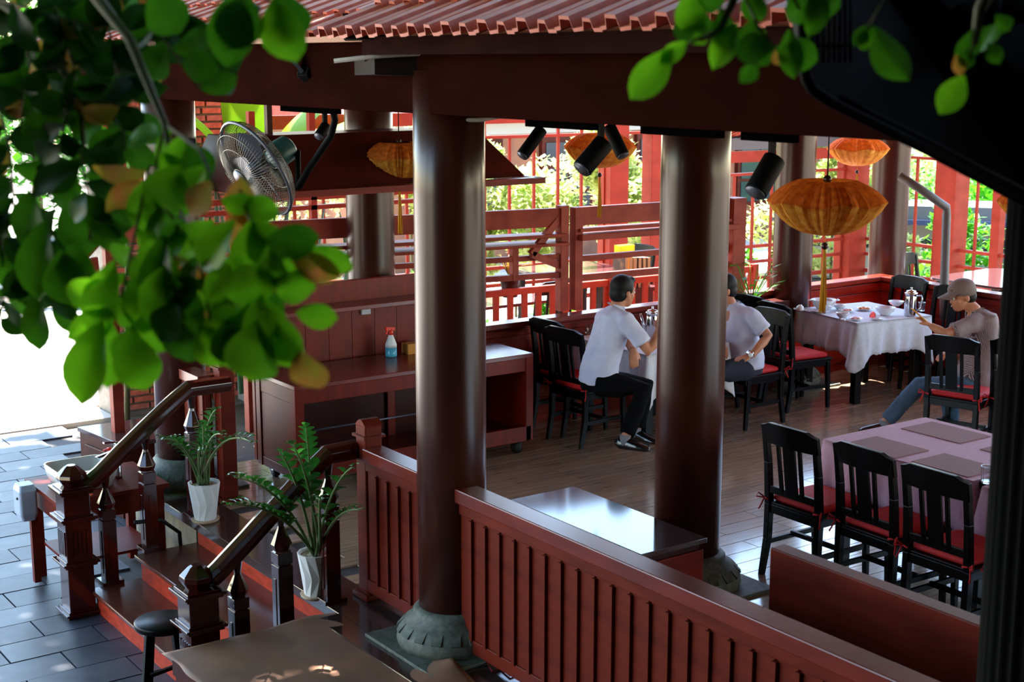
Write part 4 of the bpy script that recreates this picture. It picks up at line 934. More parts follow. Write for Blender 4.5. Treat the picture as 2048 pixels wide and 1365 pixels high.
def letter(ch, px, py, h):
    z, P = zz(px, py); cu = bpy.data.curves.new('letter','FONT'); cu.body = ch; cu.size = h; cu.align_x = 'CENTER'; cu.extrude = .012
    tmp = bpy.data.objects.new('tmp', cu); COL.objects.link(tmp); bpy.context.view_layer.update()
    me = bpy.data.meshes.new_from_object(tmp.evaluated_get(bpy.context.evaluated_depsgraph_get())); bpy.data.objects.remove(tmp)
    o = bpy.data.objects.new('sign_letter', me); COL.objects.link(o); me.materials.clear(); me.materials.append(M['letter'])
    vx = u if u.dot(Rv) > 0 else -u; vz = Vector((0,0,1)); vy = vx.cross(vz)
    R = Matrix((vx, vz, vx.cross(vz))).transposed(); o.parent = t; o.rotation_euler = R.to_euler(); o.location = P+nrm*.13-Vector(t.location)
letter('U', 1764, 471, .34); letter('N', 1738, 471, .34)
# neighbouring tiled roof seen over the lattice
t = thing('veranda_roof','red tiled roof edge with grey gutter above the right lattice','roof',(14.9,13.1,2.5),kind='structure')
def rb(nm, m, z0, z1, off, th): return MB().bar((6.0,13.75-off,(z0+z1)/2),(15.3,13.15-off,(z0+z1)/2),z1-z0,th,side=(0,0,1)).build(nm,m,t)
a0, a1 = Vector((12.1,13.34,0)), Vector((15.4,13.08,0))
MB().bar(a0+Zv(2.02), a1+Zv(2.02), .14, .12, side=(0,0,1)).build('gutter','gutter',t)
v = []; tm2 = MB(); 
for i in range(13):
    for j in range(3): inst('tile', tm, t, a0+(a1-a0)*(i/13)+Vector((.0,.02+.25*j,2.10+.10*j)), (0,-.38,-PI/2), (1,1,1))
MB().add([a0+Zv(2.05)+Vector((0,.05,0)),a1+Zv(2.05)+Vector((0,.05,0)),a1+Zv(2.38)+Vector((0,1.0,0)),a0+Zv(2.38)+Vector((0,1.0,0))],[(0,1,2,3)]).build('under_board','soffit',t)
# downpipe at the right, grey
tag(MB().tube([atd(1800,352,13.9),atd(1850,385,13.8),atd(1893,415,13.9),atd(1893,430,13.9),atd(1888,590,13.9),atd(1888,640,13.9)],.042,12).build('downpipe','gutter'),'grey downpipe with an elbow beside the right orange post','downpipe')
# books / menus and other small things on the veranda
pm_ = atY(1265,570,11.6); tb_ = thing('side_stand','small dark stand carrying the menu stack on the veranda','stand',(pm_.x,11.6,-.02)); MB().box((pm_.x-.25,11.45,pm_.z-.06),(pm_.x+.25,11.75,pm_.z-.02)).build('top','dark wood',tb_); MB().box((pm_.x-.2,11.5,-.02),(pm_.x+.2,11.7,pm_.z-.06)).build('body','dark wood',tb_)
t = thing('menu_stack','upright stack of menus and magazines behind the partition','books',tuple(atY(1265,555,11.6)))
for i in range(6):
    p = atY(1240+i*9, 570, 11.6); MB().box(p-Vector((.018,.1,.02)), p+Vector((.018,.1,.30))).build('menu','pages',t,bevel=.002)
tag(MB().box(atY(1245,508,11.5)-Vector((.07,.05,.0)), atY(1245,508,11.5)+Vector((.12,.05,.09))).build('yellow_packet','leaf yellow'),'yellow packet on top of the menu stack','packet')
# strap leaves (snake plants) behind the counter
t = thing('strap_leaf_plant','tall grey-green strap-leaved plant behind the counter back','plant',(6.3,12.6,-.1))
rn = random.Random(5)
for i in range(16):
    x = 5.2+i*.13; p = Vector((x,12.6+rn.uniform(-.2,.2),-.1)); l = rn.uniform(-.35,.35); h = rn.uniform(1.6,2.2)
    b = MB(); b.tube([p,p+Vector((l*.3,0,h*.5)),p+Vector((l,0,h))],[(.045,.006),(.05,.006),(.006,.003)],6,side=(1,0,0)); b.build('leaf','snake leaf',t)
def banana(p, tips, label):
    t = thing('banana_plant',label,'plant',(p.x,p.y,-.5))
    MB().tube([(p.x,p.y,-.5),(p.x,p.y,1.9)],[.09,.06],10).build('stem','banana leaf',t)
    for tx,ty,tz,w in tips:
        a = Vector((p.x,p.y,1.8)); e = p+Vector((tx,ty,tz)); m_ = (a+e)/2+Vector((0,0,.35)); v=[]; n=10
        side = (e-a).cross(Vector((0,0,1))).normalized()
        for i in range(n+1):
            k=i/n; q=a*(1-k)**2+m_*2*k*(1-k)+e*k*k; ww=w*math.sin(PI*min(1,.08+k*.92))**.6
            v += [q-side*ww+Vector((0,0,-.06)),q+Vector((0,0,.0)),q+side*ww+Vector((0,0,-.06))]
        f=[]; 
        for i in range(n): f += [(3*i,3*i+1,3*i+4,3*i+3),(3*i+1,3*i+2,3*i+5,3*i+4)]
        MB().add(v,f,True).build('leaf','banana leaf',t,rec=False)
banana(Vector((6.2,13.2,0)),[(-.9,.2,2.7,.28),(.9,-.1,2.75,.3),(.1,.5,3.2,.25),(1.7,.3,2.5,.25)],'banana plant with bright torn leaves showing above the wooden hood')
# variegated dracaena by the partition and potted green
def fountain(p, n, L, mname, label, w=.018, seed=1, pot=True):
    t = thing('leafy_plant',label,'plant',tuple(p)); rn = random.Random(seed)
    for i in range(n):
        a = rn.uniform(0,6.28); sp = rn.uniform(.2,.8)*L; h = L*rn.uniform(.5,1)
        d = Vector((math.cos(a)*sp,math.sin(a)*sp,0)); b = MB(); b.tube([p,p+d*.4+Vector((0,0,h*.7)),p+d+Vector((0,0,h*.75))],[(w*.6,.003),(w,.003),(.002,.001)],5,side=(-math.sin(a),math.cos(a),0)); b.build('leaf',mname,t)
    if pot: MB().lathe([(.07,-.18),(.1,0),(.09,0),(.001,-.02)],p,16).build('pot','dark wood',t)
fountain(atY(1020,556,11.0),18,.3,'watermelon' if 0 else 'leaf c','spiky pink and cream variegated plant by the partition frame',seed=2)
p = Vector((9.45,9.55,.84)); t = thing('green_potted_plant','small green leafy plant in the planter behind the watch wearer','plant',tuple(p)); rn = random.Random(2)
for i in range(26):
    a=rn.uniform(0,6.28); h=rn.uniform(.08,.38); q=rn.uniform(.05,.28); o=MB(); c_=p+Vector((math.cos(a)*q,math.sin(a)*q*.5,h)); o.tube([p,c_],.004,4)
    d=Vector((math.cos(a),math.sin(a),rn.uniform(-.3,.5))).normalized(); s_,u_=frame_of(d); o.add([c_,c_+d*.05+s_*.025,c_+d*.11,c_+d*.05-s_*.025],[(0,1,2,3)]); o.build('leaf','green leaf',t,rec=False)
# motorcycles in the bright yard
def bike(p, deg, label):
    t = thing('motorcycle',label,'motorcycle',tuple(p),group='parked motorcycles'); R = Matrix.Rotation(math.radians(deg),3,'Z'); q = lambda x,y,z: p+R@Vector((x,y,z))
    for nm,x in (('front_wheel',.62),('rear_wheel',-.62)):
        P=[q(x+.27*math.cos(2*PI*k/24),0,.30+.27*math.sin(2*PI*k/24)) for k in range(25)]; w=MB().tube(P,.035,8).build(nm,'rubber',t)
        b=MB()
        for k in range(10): b.bar(q(x,0,.30),q(x+.24*math.cos(2*PI*k/10),0,.30+.24*math.sin(2*PI*k/10)),.006,.006)
        b.build('spokes','steel',w)
    MB().add(*loft([[q(x,s*wd,z+dz) for s,dz in ((-1,0),(1,0),(1,h),(-1,h))] for x,z,h,wd in ((-.75,.62,.1,.09),(-.3,.5,.28,.12),(.1,.45,.25,.1),(.4,.6,.3,.1),(.5,.85,.12,.06))])).build('body','white shirt',t,bevel=.02)
    MB().tube([q(.62,0,.3),q(.45,0,.95)],.025,8).tube([q(.42,-.3,1.02),q(.45,0,.98),q(.42,.3,1.02)],.014,8).build('fork','steel',t)
    MB().add(*loft([[q(x,s*.11,z) for s,z in ((-1,.78),(1,.78),(1,.84),(-1,.84))] for x in (-.6,-.1,.1)])).build('seat','rubber',t,bevel=.02)
bike(atz(110,612,-.505),-25,'white motorcycle parked in the bright yard, its front wheel beside the partition'); bike(atz(-150,618,-.505),-25,'white motorcycle cut by the left edge, behind dark leaves')
# ================================================================ people
def remesh(name, mb, m, par, vox=.012, smooth=6, disp=0, label=None):
    o = mb.build(name, m, par, label=label); o.data.polygons.foreach_set('use_smooth',[True]*len(o.data.polygons))
    r = o.modifiers.new('r','REMESH'); r.mode='VOXEL'; r.voxel_size=vox; r.use_smooth_shade=True
    s = o.modifiers.new('s','SMOOTH'); s.iterations=smooth; s.factor=.5
    if disp:
        tx = bpy.data.textures.new('folds','CLOUDS'); tx.noise_scale=.09; d = o.modifiers.new('d','DISPLACE'); d.texture=tx; d.strength=disp; d.mid_level=.5
    return o
def person(label, J, facing, look, shirt, trousers, hair='short', cap=False, cat='person', shadj=1.0):
    """J: joints in world space; facing: unit vector of the chest; look: where the face points"""
    t = thing('person', label, 'person', (J['pelvis'].x, J['pelvis'].y, 0)); up = Vector((0,0,1))
    side = facing.cross(up).normalized()            # wearer's right
    L = look.normalized(); hs = L.cross(up).normalized(); hu = hs.cross(L).normalized(); hc = J['head']; K = 1.07
    b = MB(); body = MB()
    def hp(r, f, u): return hc+hs*r*K+L*f*K+hu*u*K
    # head: skull, jaw, cheeks, nose, ears as one surface
    def ell(c, ra, rb, rc, n=16):
        m = MB().ball((0,0,0),1,n); v=[c+hs*p.x*ra*K+L*p.y*rb*K+hu*p.z*rc*K for p in m.v]; return v,m.f
    for c, ra, rb, rc in (((0,-.005,.03),.074,.092,.085),((0,.022,-.03),.060,.066,.075),((0,.045,-.075),.038,.040,.032),((.036,.05,-.02),.026,.025,.026),((-.036,.05,-.02),.026,.025,.026),((0,.09,-.022),.012,.016,.012),((0,.083,.0),.009,.013,.022),((0,.082,.028),.05,.012,.012),((0,.078,-.055),.022,.013,.011),((.075,-.01,-.01),.010,.018,.028),((-.075,-.01,-.01),.010,.018,.028)):
        body.add(*ell(hp(*c),ra,rb,rc))
    neck = J['neck']; body.tube([neck-up*.05, neck+up*.02, hp(0,-.015,-.05)], [(.066,.062),(.056,.056),(.054,.056)], 14, side=side)
    ch, pv = J['chest'], J['pelvis']
    body.tube([pv-up*.04, pv+up*.10, (pv+ch)/2, ch, neck-up*.03], [(.15,.115),(.14,.105),(.14,.10),(.17,.105),(.09,.07)], 18, side=side)
    for s in ('r','l'):
        sh, el, wr, hd = (J[s+k] for k in ('sh','el','wr','hd'))
        body.tube([sh, (sh+el)/2, el, el+(wr-el)*.3, wr], [.052,.046,.038,.040,.027], 12)
        # hand: palm, four fingers, thumb
        d = (hd-wr).normalized(); a, c_ = J.get(s+'pn', (None,))[0] if False else frame_of(d); pn = J.get(s+'palm', -up); pn = (pn-d*pn.dot(d)).normalized(); wd = d.cross(pn).normalized()
        body.tube([wr, wr+d*.04, wr+d*.085], [(.028,.018),(.040,.016),(.040,.014)], 12, side=wd)
        for i, (o_, l) in enumerate(((-.030,.062),(-.010,.072),(.010,.068),(.030,.055))):
            p0 = wr+d*.082+wd*o_; cu = J.get(s+'curl', .35)
            p1 = p0+d*l*.45+pn*l*cu*.2; p2 = p1+d*l*.32*(1-cu*.5)+pn*l*cu*.45; p3 = p2+d*l*.25*(1-cu)+pn*l*cu*.5
            body.tube([p0-d*.02,p0,p1,p2,p3], [.0095,.0095,.009,.0085,.0075], 8)
        ts = J.get(s+'thumb', 1)
        body.tube([wr+d*.02+wd*.025*ts, wr+d*.05+wd*.048*ts+pn*.012, wr+d*.085+wd*.055*ts+pn*.025], [.013,.0105,.009], 8)
        hip, kn, an, to = (J[s+k] for k in ('hip','kn','an','to'))
        body.tube([hip, (hip+kn)/2, kn, (kn+an)/2, an], [.085,.072,.055,.048,.036], 12)
    remesh('body', body, 'skin', t, .0075, 4)
    for s_ in (1,-1):
        e = hp(.030*s_,.079,.006); MB().ball(e,.0105*K,10).build('eye','eye white',t); MB().ball(e+L*.007,.006*K,8).build('pupil','iris',t)
        MB().bar(hp(.016*s_,.090,.027),hp(.044*s_,.082,.028),.006,.006).build('eyebrow','hair',t)
    MB().tube([hp(-.02,.087,-.055),hp(0,.094,-.054),hp(.02,.087,-.055)],[.004,.006,.004],8).build('lips','lip',t)
    hm = MB(); hm.add(*ell(hp(0,-.018,.045),.082,.098,.088)); hm.add(*ell(hp(0,-.045,-.01),.072,.066,.07)); cap or hm.add(*ell(hp(0,.045,.095),.055,.045,.028))
    if not cap:
        for s_ in (1,-1): hm.add(*ell(hp(.070*s_,.01,.025),.013,.022,.03))
    remesh('hair', hm, 'hair', t, .01, 3)
    if cap:
        cm = MB(); 
        for k, (c, ra, rb, rc) in enumerate((((0,-.008,.062),.092,.108,.075),((0,-.03,.03),.088,.09,.05))): cm.add(*ell(hp(*c),ra,rb,rc))
        co = remesh('cap', cm, 'cap cloth', t, .01, 3)
        pk = MB(); v=[]; 
        for j in range(9):
            a=-1+2*j/8; v += [hp(.075*a,.07*(1-.35*a*a)+.01,.052), hp(.078*a,.10+.085*(1-a*a*.7),.038-.018*a*a)]
        pk.add(v,[(2*j,2*j+1,2*j+3,2*j+2) for j in range(8)]); o=pk.build('cap_peak','cap cloth',co); md=o.modifiers.new('s','SOLIDIFY'); md.thickness=.006
    # shirt
    sm = MB(); sm.tube([pv-up*.05, pv+up*.06, (pv+ch)/2-facing*.01, ch-up*.03, ch+up*.08, neck-up*.02], [(.185,.150),(.178,.145),(.172,.135),(.188,.130),(.175,.11),(.075,.07)], 20, side=side)
    for s in ('r','l'):
        sh, el = J[s+'sh'], J[s+'el']; sm.tube([ch+(sh-ch)*.5+up*.05, sh+up*.005, sh+(el-sh)*.35, sh+(el-sh)*.72], [.075,.072,.068,.072], 14)
    remesh('shirt', sm, shirt, t, .013, 4, .02)
    cl = MB()
    for s_ in (-1,1): cl.add([neck+side*s_*.012+facing*.075-up*.075, neck+side*s_*.075+facing*.035-up*.01, neck+side*s_*.07-facing*.05+up*.035, neck+side*s_*.052-facing*.055+up*.045, neck+side*s_*.05+facing*.04+up*.02], [(0,1,2,3,4)])
    o = cl.build('collar', shirt, t); md = o.modifiers.new('s','SOLIDIFY'); md.thickness=.006
    tm_ = MB(); tm_.tube([pv-up*.10, pv-up*.02, pv+up*.05], [(.165,.14),(.172,.145),(.15,.12)], 18, side=side)
    for s in ('r','l'):
        hip, kn, an = (J[s+k] for k in ('hip','kn','an')); tm_.tube([hip-(kn-hip)*.15, hip, (hip+kn)/2, kn, (kn+an)/2, an+(kn-an)*.08], [.10,.103,.092,.076,.068,.062], 14)
    remesh('trousers', tm_, trousers, t, .014, 4, .015)
    for s in ('r','l'):
        an, to = J[s+'an'], J[s+'to']; d = to-an; d.z = 0; d.normalize(); sd = d.cross(up); z0 = max(0, an.z-.09)
        q = lambda f, u: Vector((an.x,an.y,z0))+d*f+up*u
        m = MB(); m.tube([q(-.07,.035),q(-.05,.05),q(.02,.05),q(.10,.04),q(.17,.03),q(.20,.024)], [(.025,.03),(.036,.048),(.038,.05),(.046,.038),(.042,.028),(.02,.016)], 12, side=sd)
        remesh('shoe', m, 'shoe', t, .009, 2); MB().tube([an-up*.045,an+up*.03],.040,12).build('sock','sock',t)
    return t
U3 = Vector((0,0,1)); XR = Rv; FW = Fv
def J_(**k): return {a: (atd(*b) if isinstance(b, tuple) else b) for a, b in k.items()}
D1 = 11.25
person('man in white short-sleeved shirt and black trousers, elbow on the table, looking right',
  J_(head=(1246,585,D1), neck=(1234,617,D1), chest=(1222,655,D1), pelvis=(1198,752,D1), rsh=(1250,641,D1-.17), rel=(1300,706,D1-.16), rwr=(1318,660,D1-.12), rhd=(1322,640,D1-.1), lsh=(1222,630,D1+.19), lel=(1262,692,D1+.12), lwr=(1266,700,D1-.02), lhd=(1268,725,D1-.05),
  rhip=(1205,768,D1-.09), rkn=(1288,778,D1-.13), ran=(1250,878,D1-.25), rto=(1285,890,D1-.3), lhip=(1205,765,D1+.10), lkn=(1292,772,D1+.05), lan=(1272,862,D1+.1), lto=(1310,870,D1)),
  (XR*.93+FW*.36).normalized(), (XR*.80+FW*.60-U3*.12), 'white shirt', 'black cloth')
D2 = 12.1
t2 = person('man in white shirt with wristwatch, seated right of the thick column, face hidden',
  J_(head=(1447,580,D2), neck=(1460,612,D2), chest=(1476,646,D2), pelvis=(1490,722,D2), lsh=(1506,636,D2-.17), lel=(1537,672,D2-.20), lwr=(1503,712,D2-.32), lhd=(1478,716,D2-.34), rsh=(1448,634,D2+.16), rel=(1440,690,D2), rwr=(1450,700,D2-.2), rhd=(1440,712,D2-.25),
  rhip=(1480,735,D2+.08), rkn=(1400,738,D2), ran=(1410,815,D2), rto=(1385,830,D2), lhip=(1485,738,D2-.1), lkn=(1420,748,D2-.25), lan=(1430,835,D2-.2), lto=(1400,850,D2-.25)),
  (-XR*.93-FW*.37).normalized(), (-XR*.95-FW*.2-U3*.1), 'white shirt', 'navy cloth')
w = atd(1500,709,D2-.33); t = thing('wristwatch','silver wristwatch on the forearm of the man right of the column','watch',tuple(w))
MB().tube([w+Vector((-.012,0,.006)),w+Vector((.012,0,-.006))],.034,16).build('strap','steel',t); MB().tube([w-FW*.03,w-FW*.042],.019,20).build('dial','china',t)
D3 = 11.75
person('man in grey checked cap, striped shirt and jeans, holding a phone, leg stretched out',
  J_(head=(1924,593,D3), neck=(1948,624,D3), chest=(1964,658,D3), pelvis=(1950,765,D3), rsh=(1962,650,D3+.12), rel=(1925,720,D3+.1), rwr=(1895,705,D3+.05), rhd=(1885,712,D3), lsh=(1944,650,D3-.14), lel=(1890,668,D3-.2), lwr=(1862,652,D3-.15), lhd=(1840,636,D3-.12),
  rhip=(1940,775,D3+.1), rkn=(1895,778,D3+.1), ran=(1905,850,D3+.1), rto=(1880,862,D3+.1), lhip=(1935,778,D3-.08), lkn=(1838,772,D3-.05), lan=(1768,848,D3-.02), lto=(1725,855,D3)),
  (-XR*.9-FW*.2).normalized(), (-XR*.95-FW*.1-U3*.25), 'check shirt', 'jeans', cap=True)
p = atd(1836,629,D3-.15); tag(MB().bar(p+XR*-.05+U3*.045, p+XR*.06-U3*.05, .075, .010, side=FW).build('mobile_phone','carton',bevel=.003),'phone in a tan case held by the man in the cap','phone')
# ================================================================ ZZ plants
def leaflet_mesh(m, L=.066, w=.0185):
    v = []; n = 6
    for i in range(n+1):
        a = i/n; ww = w*math.sin(PI*min(1,a*.96+.03))**.8; z = .012*math.sin(PI*a)
        v += [(a*L,-ww,z+.004),(a*L,0,z),(a*L,ww,z+.004)]
    f = []
    for i in range(n): f += [(3*i,3*i+1,3*i+4,3*i+3),(3*i+1,3*i+2,3*i+5,3*i+4)]
    return MB().add(v,f,True).mesh('leaflet',m)
lm = leaflet_mesh('zz leaf')
def zz_plant(px, py, H_, label, stems, seed):
    p = atz(px, py, .0); t = thing('potted_plant', label, 'potted plant', tuple(p)); n = 10
    MB().lathe([(.085,0),(.092,.008),(.096,.02),(.09,.02),(.001,.012)], p, 28).build('saucer','saucer',t)
    b = MB(); v = []; N = 12
    for z, r, off in ((.015,.072,0),(.13,.088,.5),(H_,.108,0),(H_,.099,0),(H_-.03,.095,0)):
        for k in range(N): a = 2*PI*(k+off)/N; v.append(p+Vector((r*math.cos(a),r*math.sin(a),z)))
    f = []
    for i in range(4):
        for k in range(N):
            a, c_, d, e = i*N+k, i*N+(k+1)%N, (i+1)*N+(k+1)%N, (i+1)*N+k
            f += [(a,c_,d),(a,d,e)] if i == 0 else [(a,c_,e),(c_,d,e)]
    f.append(tuple(range(N))[::-1]); b.add(v,f).build('pot','white pot',t)
    MB().lathe([(.096,H_-.022),(.001,H_-.012)],p,20,close=False).build('pebbles','pebbles',t)
    rn = random.Random(seed)
    for sx, sy, dd, nl, sz in stems:
        e = atd(sx, sy, dd); a = p+Vector((rn.uniform(-.03,.03),rn.uniform(-.03,.03),H_-.02)); m_ = a*.45+e*.55+Vector((0,0,.35*(e-a).length*.35)); m_.x = a.x*.6+e.x*.4; m_.y = a.y*.6+e.y*.4
        P = [a*(1-k)**2+m_*2*k*(1-k)+e*k*k for k in [i/9 for i in range(10)]]
        s_ = MB().tube(P,[.011-.0008*i for i in range(10)],8).build('stem','zz stem',t)
        ln = (P[-1]-P[0]).length
        for i in range(nl):
            k = .36+.64*i/(nl-1); q = a*(1-k)**2+m_*2*k*(1-k)+e*k*k; d = ((m_-a)*(1-k)+(e-m_)*k).normalized(); sd = d.cross(Vector((rn.uniform(-.2,.2),rn.uniform(-.2,.2),1))).normalized()
            for sg in (-1,1):
                dr = (sd*sg*.8+d*.55+Vector((0,0,.25))).normalized(); 
                if i == nl-1: dr = (d+sd*sg*.3).normalized()
                zz_ = dr.cross(d).normalized()*sg; yy = zz_.cross(dr)
                M3 = Matrix((dr,yy,zz_)).transposed(); ss = 1.25*sz*(.75+.35*math.sin(PI*min(1,k))+rn.uniform(-.1,.1))
                inst('leaflet', lm, s_, q, scale=(ss,ss*1.1,ss), quat=M3.to_quaternion()) if False else _leaf(s_, q, M3, ss)
    return t
def _leaf(par, q, M3, ss):
    o = bpy.data.objects.new('leaflet', lm); COL.objects.link(o); o.parent = par
    o.location = Vector(q)-(ORG[par.name]); o.rotation_euler = M3.to_euler(); o.scale = (ss,)*3
zz_plant(411,1042,.27,'white faceted pot with leafy green plant at the head of the steps under far handrail',
 [(432,820,8.7,9,.95),(405,850,8.9,8,.9),(445,870,8.5,8,.8),(322,880,8.6,9,.95),(345,890,9.0,7,.9),(505,885,8.3,9,.8),(425,880,9.1,6,.8),(400,900,8.6,6,.9)],1)
zz_plant(634,1193,.27,'white faceted pot with leafy green plant between near handrail and short panelled wall',
 [(612,856,7.7,11,.9),(585,890,7.5,9,.9),(470,955,7.4,11,1.05),(462,1010,7.5,11,1.0),(705,935,7.5,5,1.0),(720,1020,7.6,8,.8),(560,905,7.8,9,.9),(640,1000,7.2,6,.8)],4)
# ================================================================ foreground branches
def leaf_mesh(m, fold, seed, long=1.0):
    rn = random.Random(seed); v = []; n = 8; L = .085; w = .031/long**.5
    for i in range(n+1):
        a = i/n; ww = w*(math.sin(PI*a**1.25)**.72 if 0 < a < 1 else .0)+.0004
        bend = -.02*a*a
        for k in (-1,-.5,0,.5,1): v.append((a*L*long, ww*k, bend+fold*abs(k)*ww+.002*math.sin(9*a+k*2+seed)))
    f = []
    for i in range(n):
        for k in range(4): f.append((5*i+k,5*i+k+1,5*i+k+6,5*i+k+5))
    return MB().add(v,f,True).mesh('leaf',m)
LMS = {k: [leaf_mesh(k, f, s, l) for f, s, l in ((.35,1,1),(.2,2,1.1),(.5,3,1.25),(.1,4,.9))] for k in ('leaf a','leaf b','leaf c','leaf shaded','leaf yellow')}
def put_leaf(par, px, py, d, ang, size, tilt, roll, kind, rn):
    """leaf whose blade runs from (px,py) along the picture angle ang (deg, 0 = right, 90 = down); tilt leans it to or from the eye"""
    p = atd(px, py, d); a = math.radians(ang); dr = (Rv*math.cos(a)-U3*math.sin(a)); dr = (dr*math.cos(tilt)+Fv*math.sin(tilt)).normalized()
    nz = (-Fv).cross(dr).cross(dr)*-1; nz = (-Fv-dr*(-Fv).dot(dr)).normalized(); sd = nz.cross(dr); nz = (nz*math.cos(roll)+sd*math.sin(roll)).normalized(); sd = nz.cross(dr)
    o = bpy.data.objects.new('leaf', rn.choice(LMS[kind])); COL.objects.link(o); o.parent = par; o.location = p-ORG[par.name]
    o.rotation_euler = Matrix((dr,sd,nz)).transposed().to_euler(); o.scale = (size*.86,)*3
def branch(label, trunk, twigs, dens, d0, seed, kinds, extra=()):
    rn = random.Random(seed); p0 = atd(*trunk[0]); t = thing('hanging_branch', label, 'branch', tuple(p0), group='overhanging tree branches')
    MB().tube([atd(*q) for q in trunk], [.012,.009,.006,.004,.003][:len(trunk)] if len(trunk) < 6 else .006, 7).build('bough','twig',t)
    for tw in twigs:
        P = [atd(*q) for q in tw]; MB().tube(P, .0028, 5).build('twig','twig',t)
        for i in range(len(tw)-1):
            (x0,y0,a0),(x1,y1,a1) = tw[i], tw[i+1]; L = math.hypot(x1-x0,y1-y0); n = max(1,int(L/dens))
            for j in range(n):
                k = (j+rn.random())/n; base = math.degrees(math.atan2(y1-y0,x1-x0)); sg = rn.choice((-1,1))
                put_leaf(t, x0+(x1-x0)*k, y0+(y1-y0)*k, a0+(a1-a0)*k+rn.uniform(-.05,.05), base+sg*rn.uniform(25,80), rn.uniform(.75,1.25), rn.uniform(-.6,.6), rn.uniform(-.8,.8), rn.choice(kinds), rn)
    for e in extra: put_leaf(t, e[0], e[1], e[2], e[3], e[4], rn.uniform(-.3,.3), rn.uniform(-.4,.4), e[5], rn)
    return t
ka = ['leaf a']*5+['leaf b']*3+['leaf c']; kb = ['leaf shaded']*6+['leaf b']*3+['leaf c']
branch('densely leaved branch whose lowest sprays hang in front of the left column',
 [(150,-60,2.6),(260,80,2.5),(330,250,2.4),(360,420,2.35)],
 [[(330,250,2.4),(300,380,2.4),(350,440,2.35)],[(360,420,2.35),(400,520,2.3),(420,640,2.3)],[(360,430,2.35),(340,560,2.3),(370,640,2.3)],[(400,560,2.35),(480,620,2.3),(520,640,2.25)],[(300,330,2.4),(250,560,2.45)],[(330,250,2.4),(400,300,2.3),(440,400,2.25)],[(480,380,2.3),(510,470,2.2),(560,500,2.2)],[(250,560,2.4),(230,640,2.4)]],
 27, 2.4, 5, ka,
 [(560,640,2.2,85,1.15,'leaf a'),(600,700,2.2,76,1.15,'leaf c'),(540,560,2.2,20,1.1,'leaf a'),(575,500,2.2,30,1.0,'leaf c'),(520,590,2.2,85,1.2,'leaf a'),(220,640,2.4,95,1.3,'leaf a'),(210,560,2.4,140,1.25,'leaf a'),(265,650,2.35,100,1.3,'leaf a'),(300,350,2.4,100,1.3,'leaf a'),(480,350,2.3,85,1.2,'leaf c'),(450,600,2.3,95,1.3,'leaf a'),(490,610,2.25,110,1.4,'leaf a'),(505,440,2.2,60,1.2,'leaf a'),(590,625,2.2,10,.8,'leaf a'),(470,610,2.3,70,1.2,'leaf b'),
 (200,560,2.35,95,1.25,'leaf a'),(205,640,2.35,108,1.6,'leaf a'),(252,655,2.3,80,1.5,'leaf a'),(475,505,2.25,120,1.0,'leaf a'),(512,640,2.2,100,1.65,'leaf a'),(500,440,2.2,85,1.4,'leaf a'),(470,440,2.2,130,1.2,'leaf a'),(380,560,2.3,100,1.3,'leaf b'),(350,520,2.3,110,1.4,'leaf a'),(410,520,2.3,70,1.3,'leaf a'),(430,440,2.3,140,1.2,'leaf a'),(560,560,2.2,170,1.2,'leaf a'),(520,610,2.2,60,1.3,'leaf a'),(450,640,2.25,80,1.3,'leaf b'),(360,640,2.3,90,1.2,'leaf b'),(400,650,2.3,60,1.1,'leaf a'),(330,470,2.3,100,1.3,'leaf b'),(480,400,2.3,90,1.2,'leaf c'),(360,330,2.3,120,1.4,'leaf a'),(300,540,2.35,100,1.4,'leaf a'),(330,600,2.35,110,1.4,'leaf a'),(230,520,2.4,110,1.3,'leaf a'),(150,480,2.5,95,1.4,'leaf b'),(120,500,2.5,80,1.5,'leaf b'),(90,440,2.6,100,1.6,'leaf b'),(60,380,2.6,100,1.6,'leaf b'),(140,380,2.6,80,1.6,'leaf b'),(610,490,2.2,30,.9,'leaf a'),(560,460,2.2,70,1.2,'leaf a')])
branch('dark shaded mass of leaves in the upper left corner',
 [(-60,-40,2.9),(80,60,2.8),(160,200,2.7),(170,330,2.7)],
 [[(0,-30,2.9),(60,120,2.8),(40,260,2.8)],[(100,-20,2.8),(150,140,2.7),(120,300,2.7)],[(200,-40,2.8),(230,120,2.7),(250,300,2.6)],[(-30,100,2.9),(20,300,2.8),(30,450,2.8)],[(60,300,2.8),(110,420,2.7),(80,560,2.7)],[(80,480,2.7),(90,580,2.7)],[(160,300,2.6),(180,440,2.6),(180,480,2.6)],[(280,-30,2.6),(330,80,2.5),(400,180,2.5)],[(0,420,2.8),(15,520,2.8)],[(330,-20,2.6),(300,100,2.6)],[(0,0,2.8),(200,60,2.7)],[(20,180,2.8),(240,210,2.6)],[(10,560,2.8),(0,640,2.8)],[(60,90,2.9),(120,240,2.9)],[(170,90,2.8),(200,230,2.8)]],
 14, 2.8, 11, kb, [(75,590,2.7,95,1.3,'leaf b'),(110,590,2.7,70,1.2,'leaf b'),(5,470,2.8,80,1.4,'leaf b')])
branch('leafy twig hanging at the top centre-left, in front of the tiles',
 [(380,-80,2.2),(440,-20,2.2),(520,20,2.2)], [[(440,-30,2.2),(540,0,2.2)]], 60, 2.2, 21, kb,
 [(545,-5,2.15,75,1.35,'leaf a'),(500,-10,2.15,110,1.3,'leaf b'),(470,-20,2.15,95,1.4,'leaf b'),(560,-20,2.15,80,1.3,'leaf b'),(300,-20,2.3,60,1.3,'leaf b')])
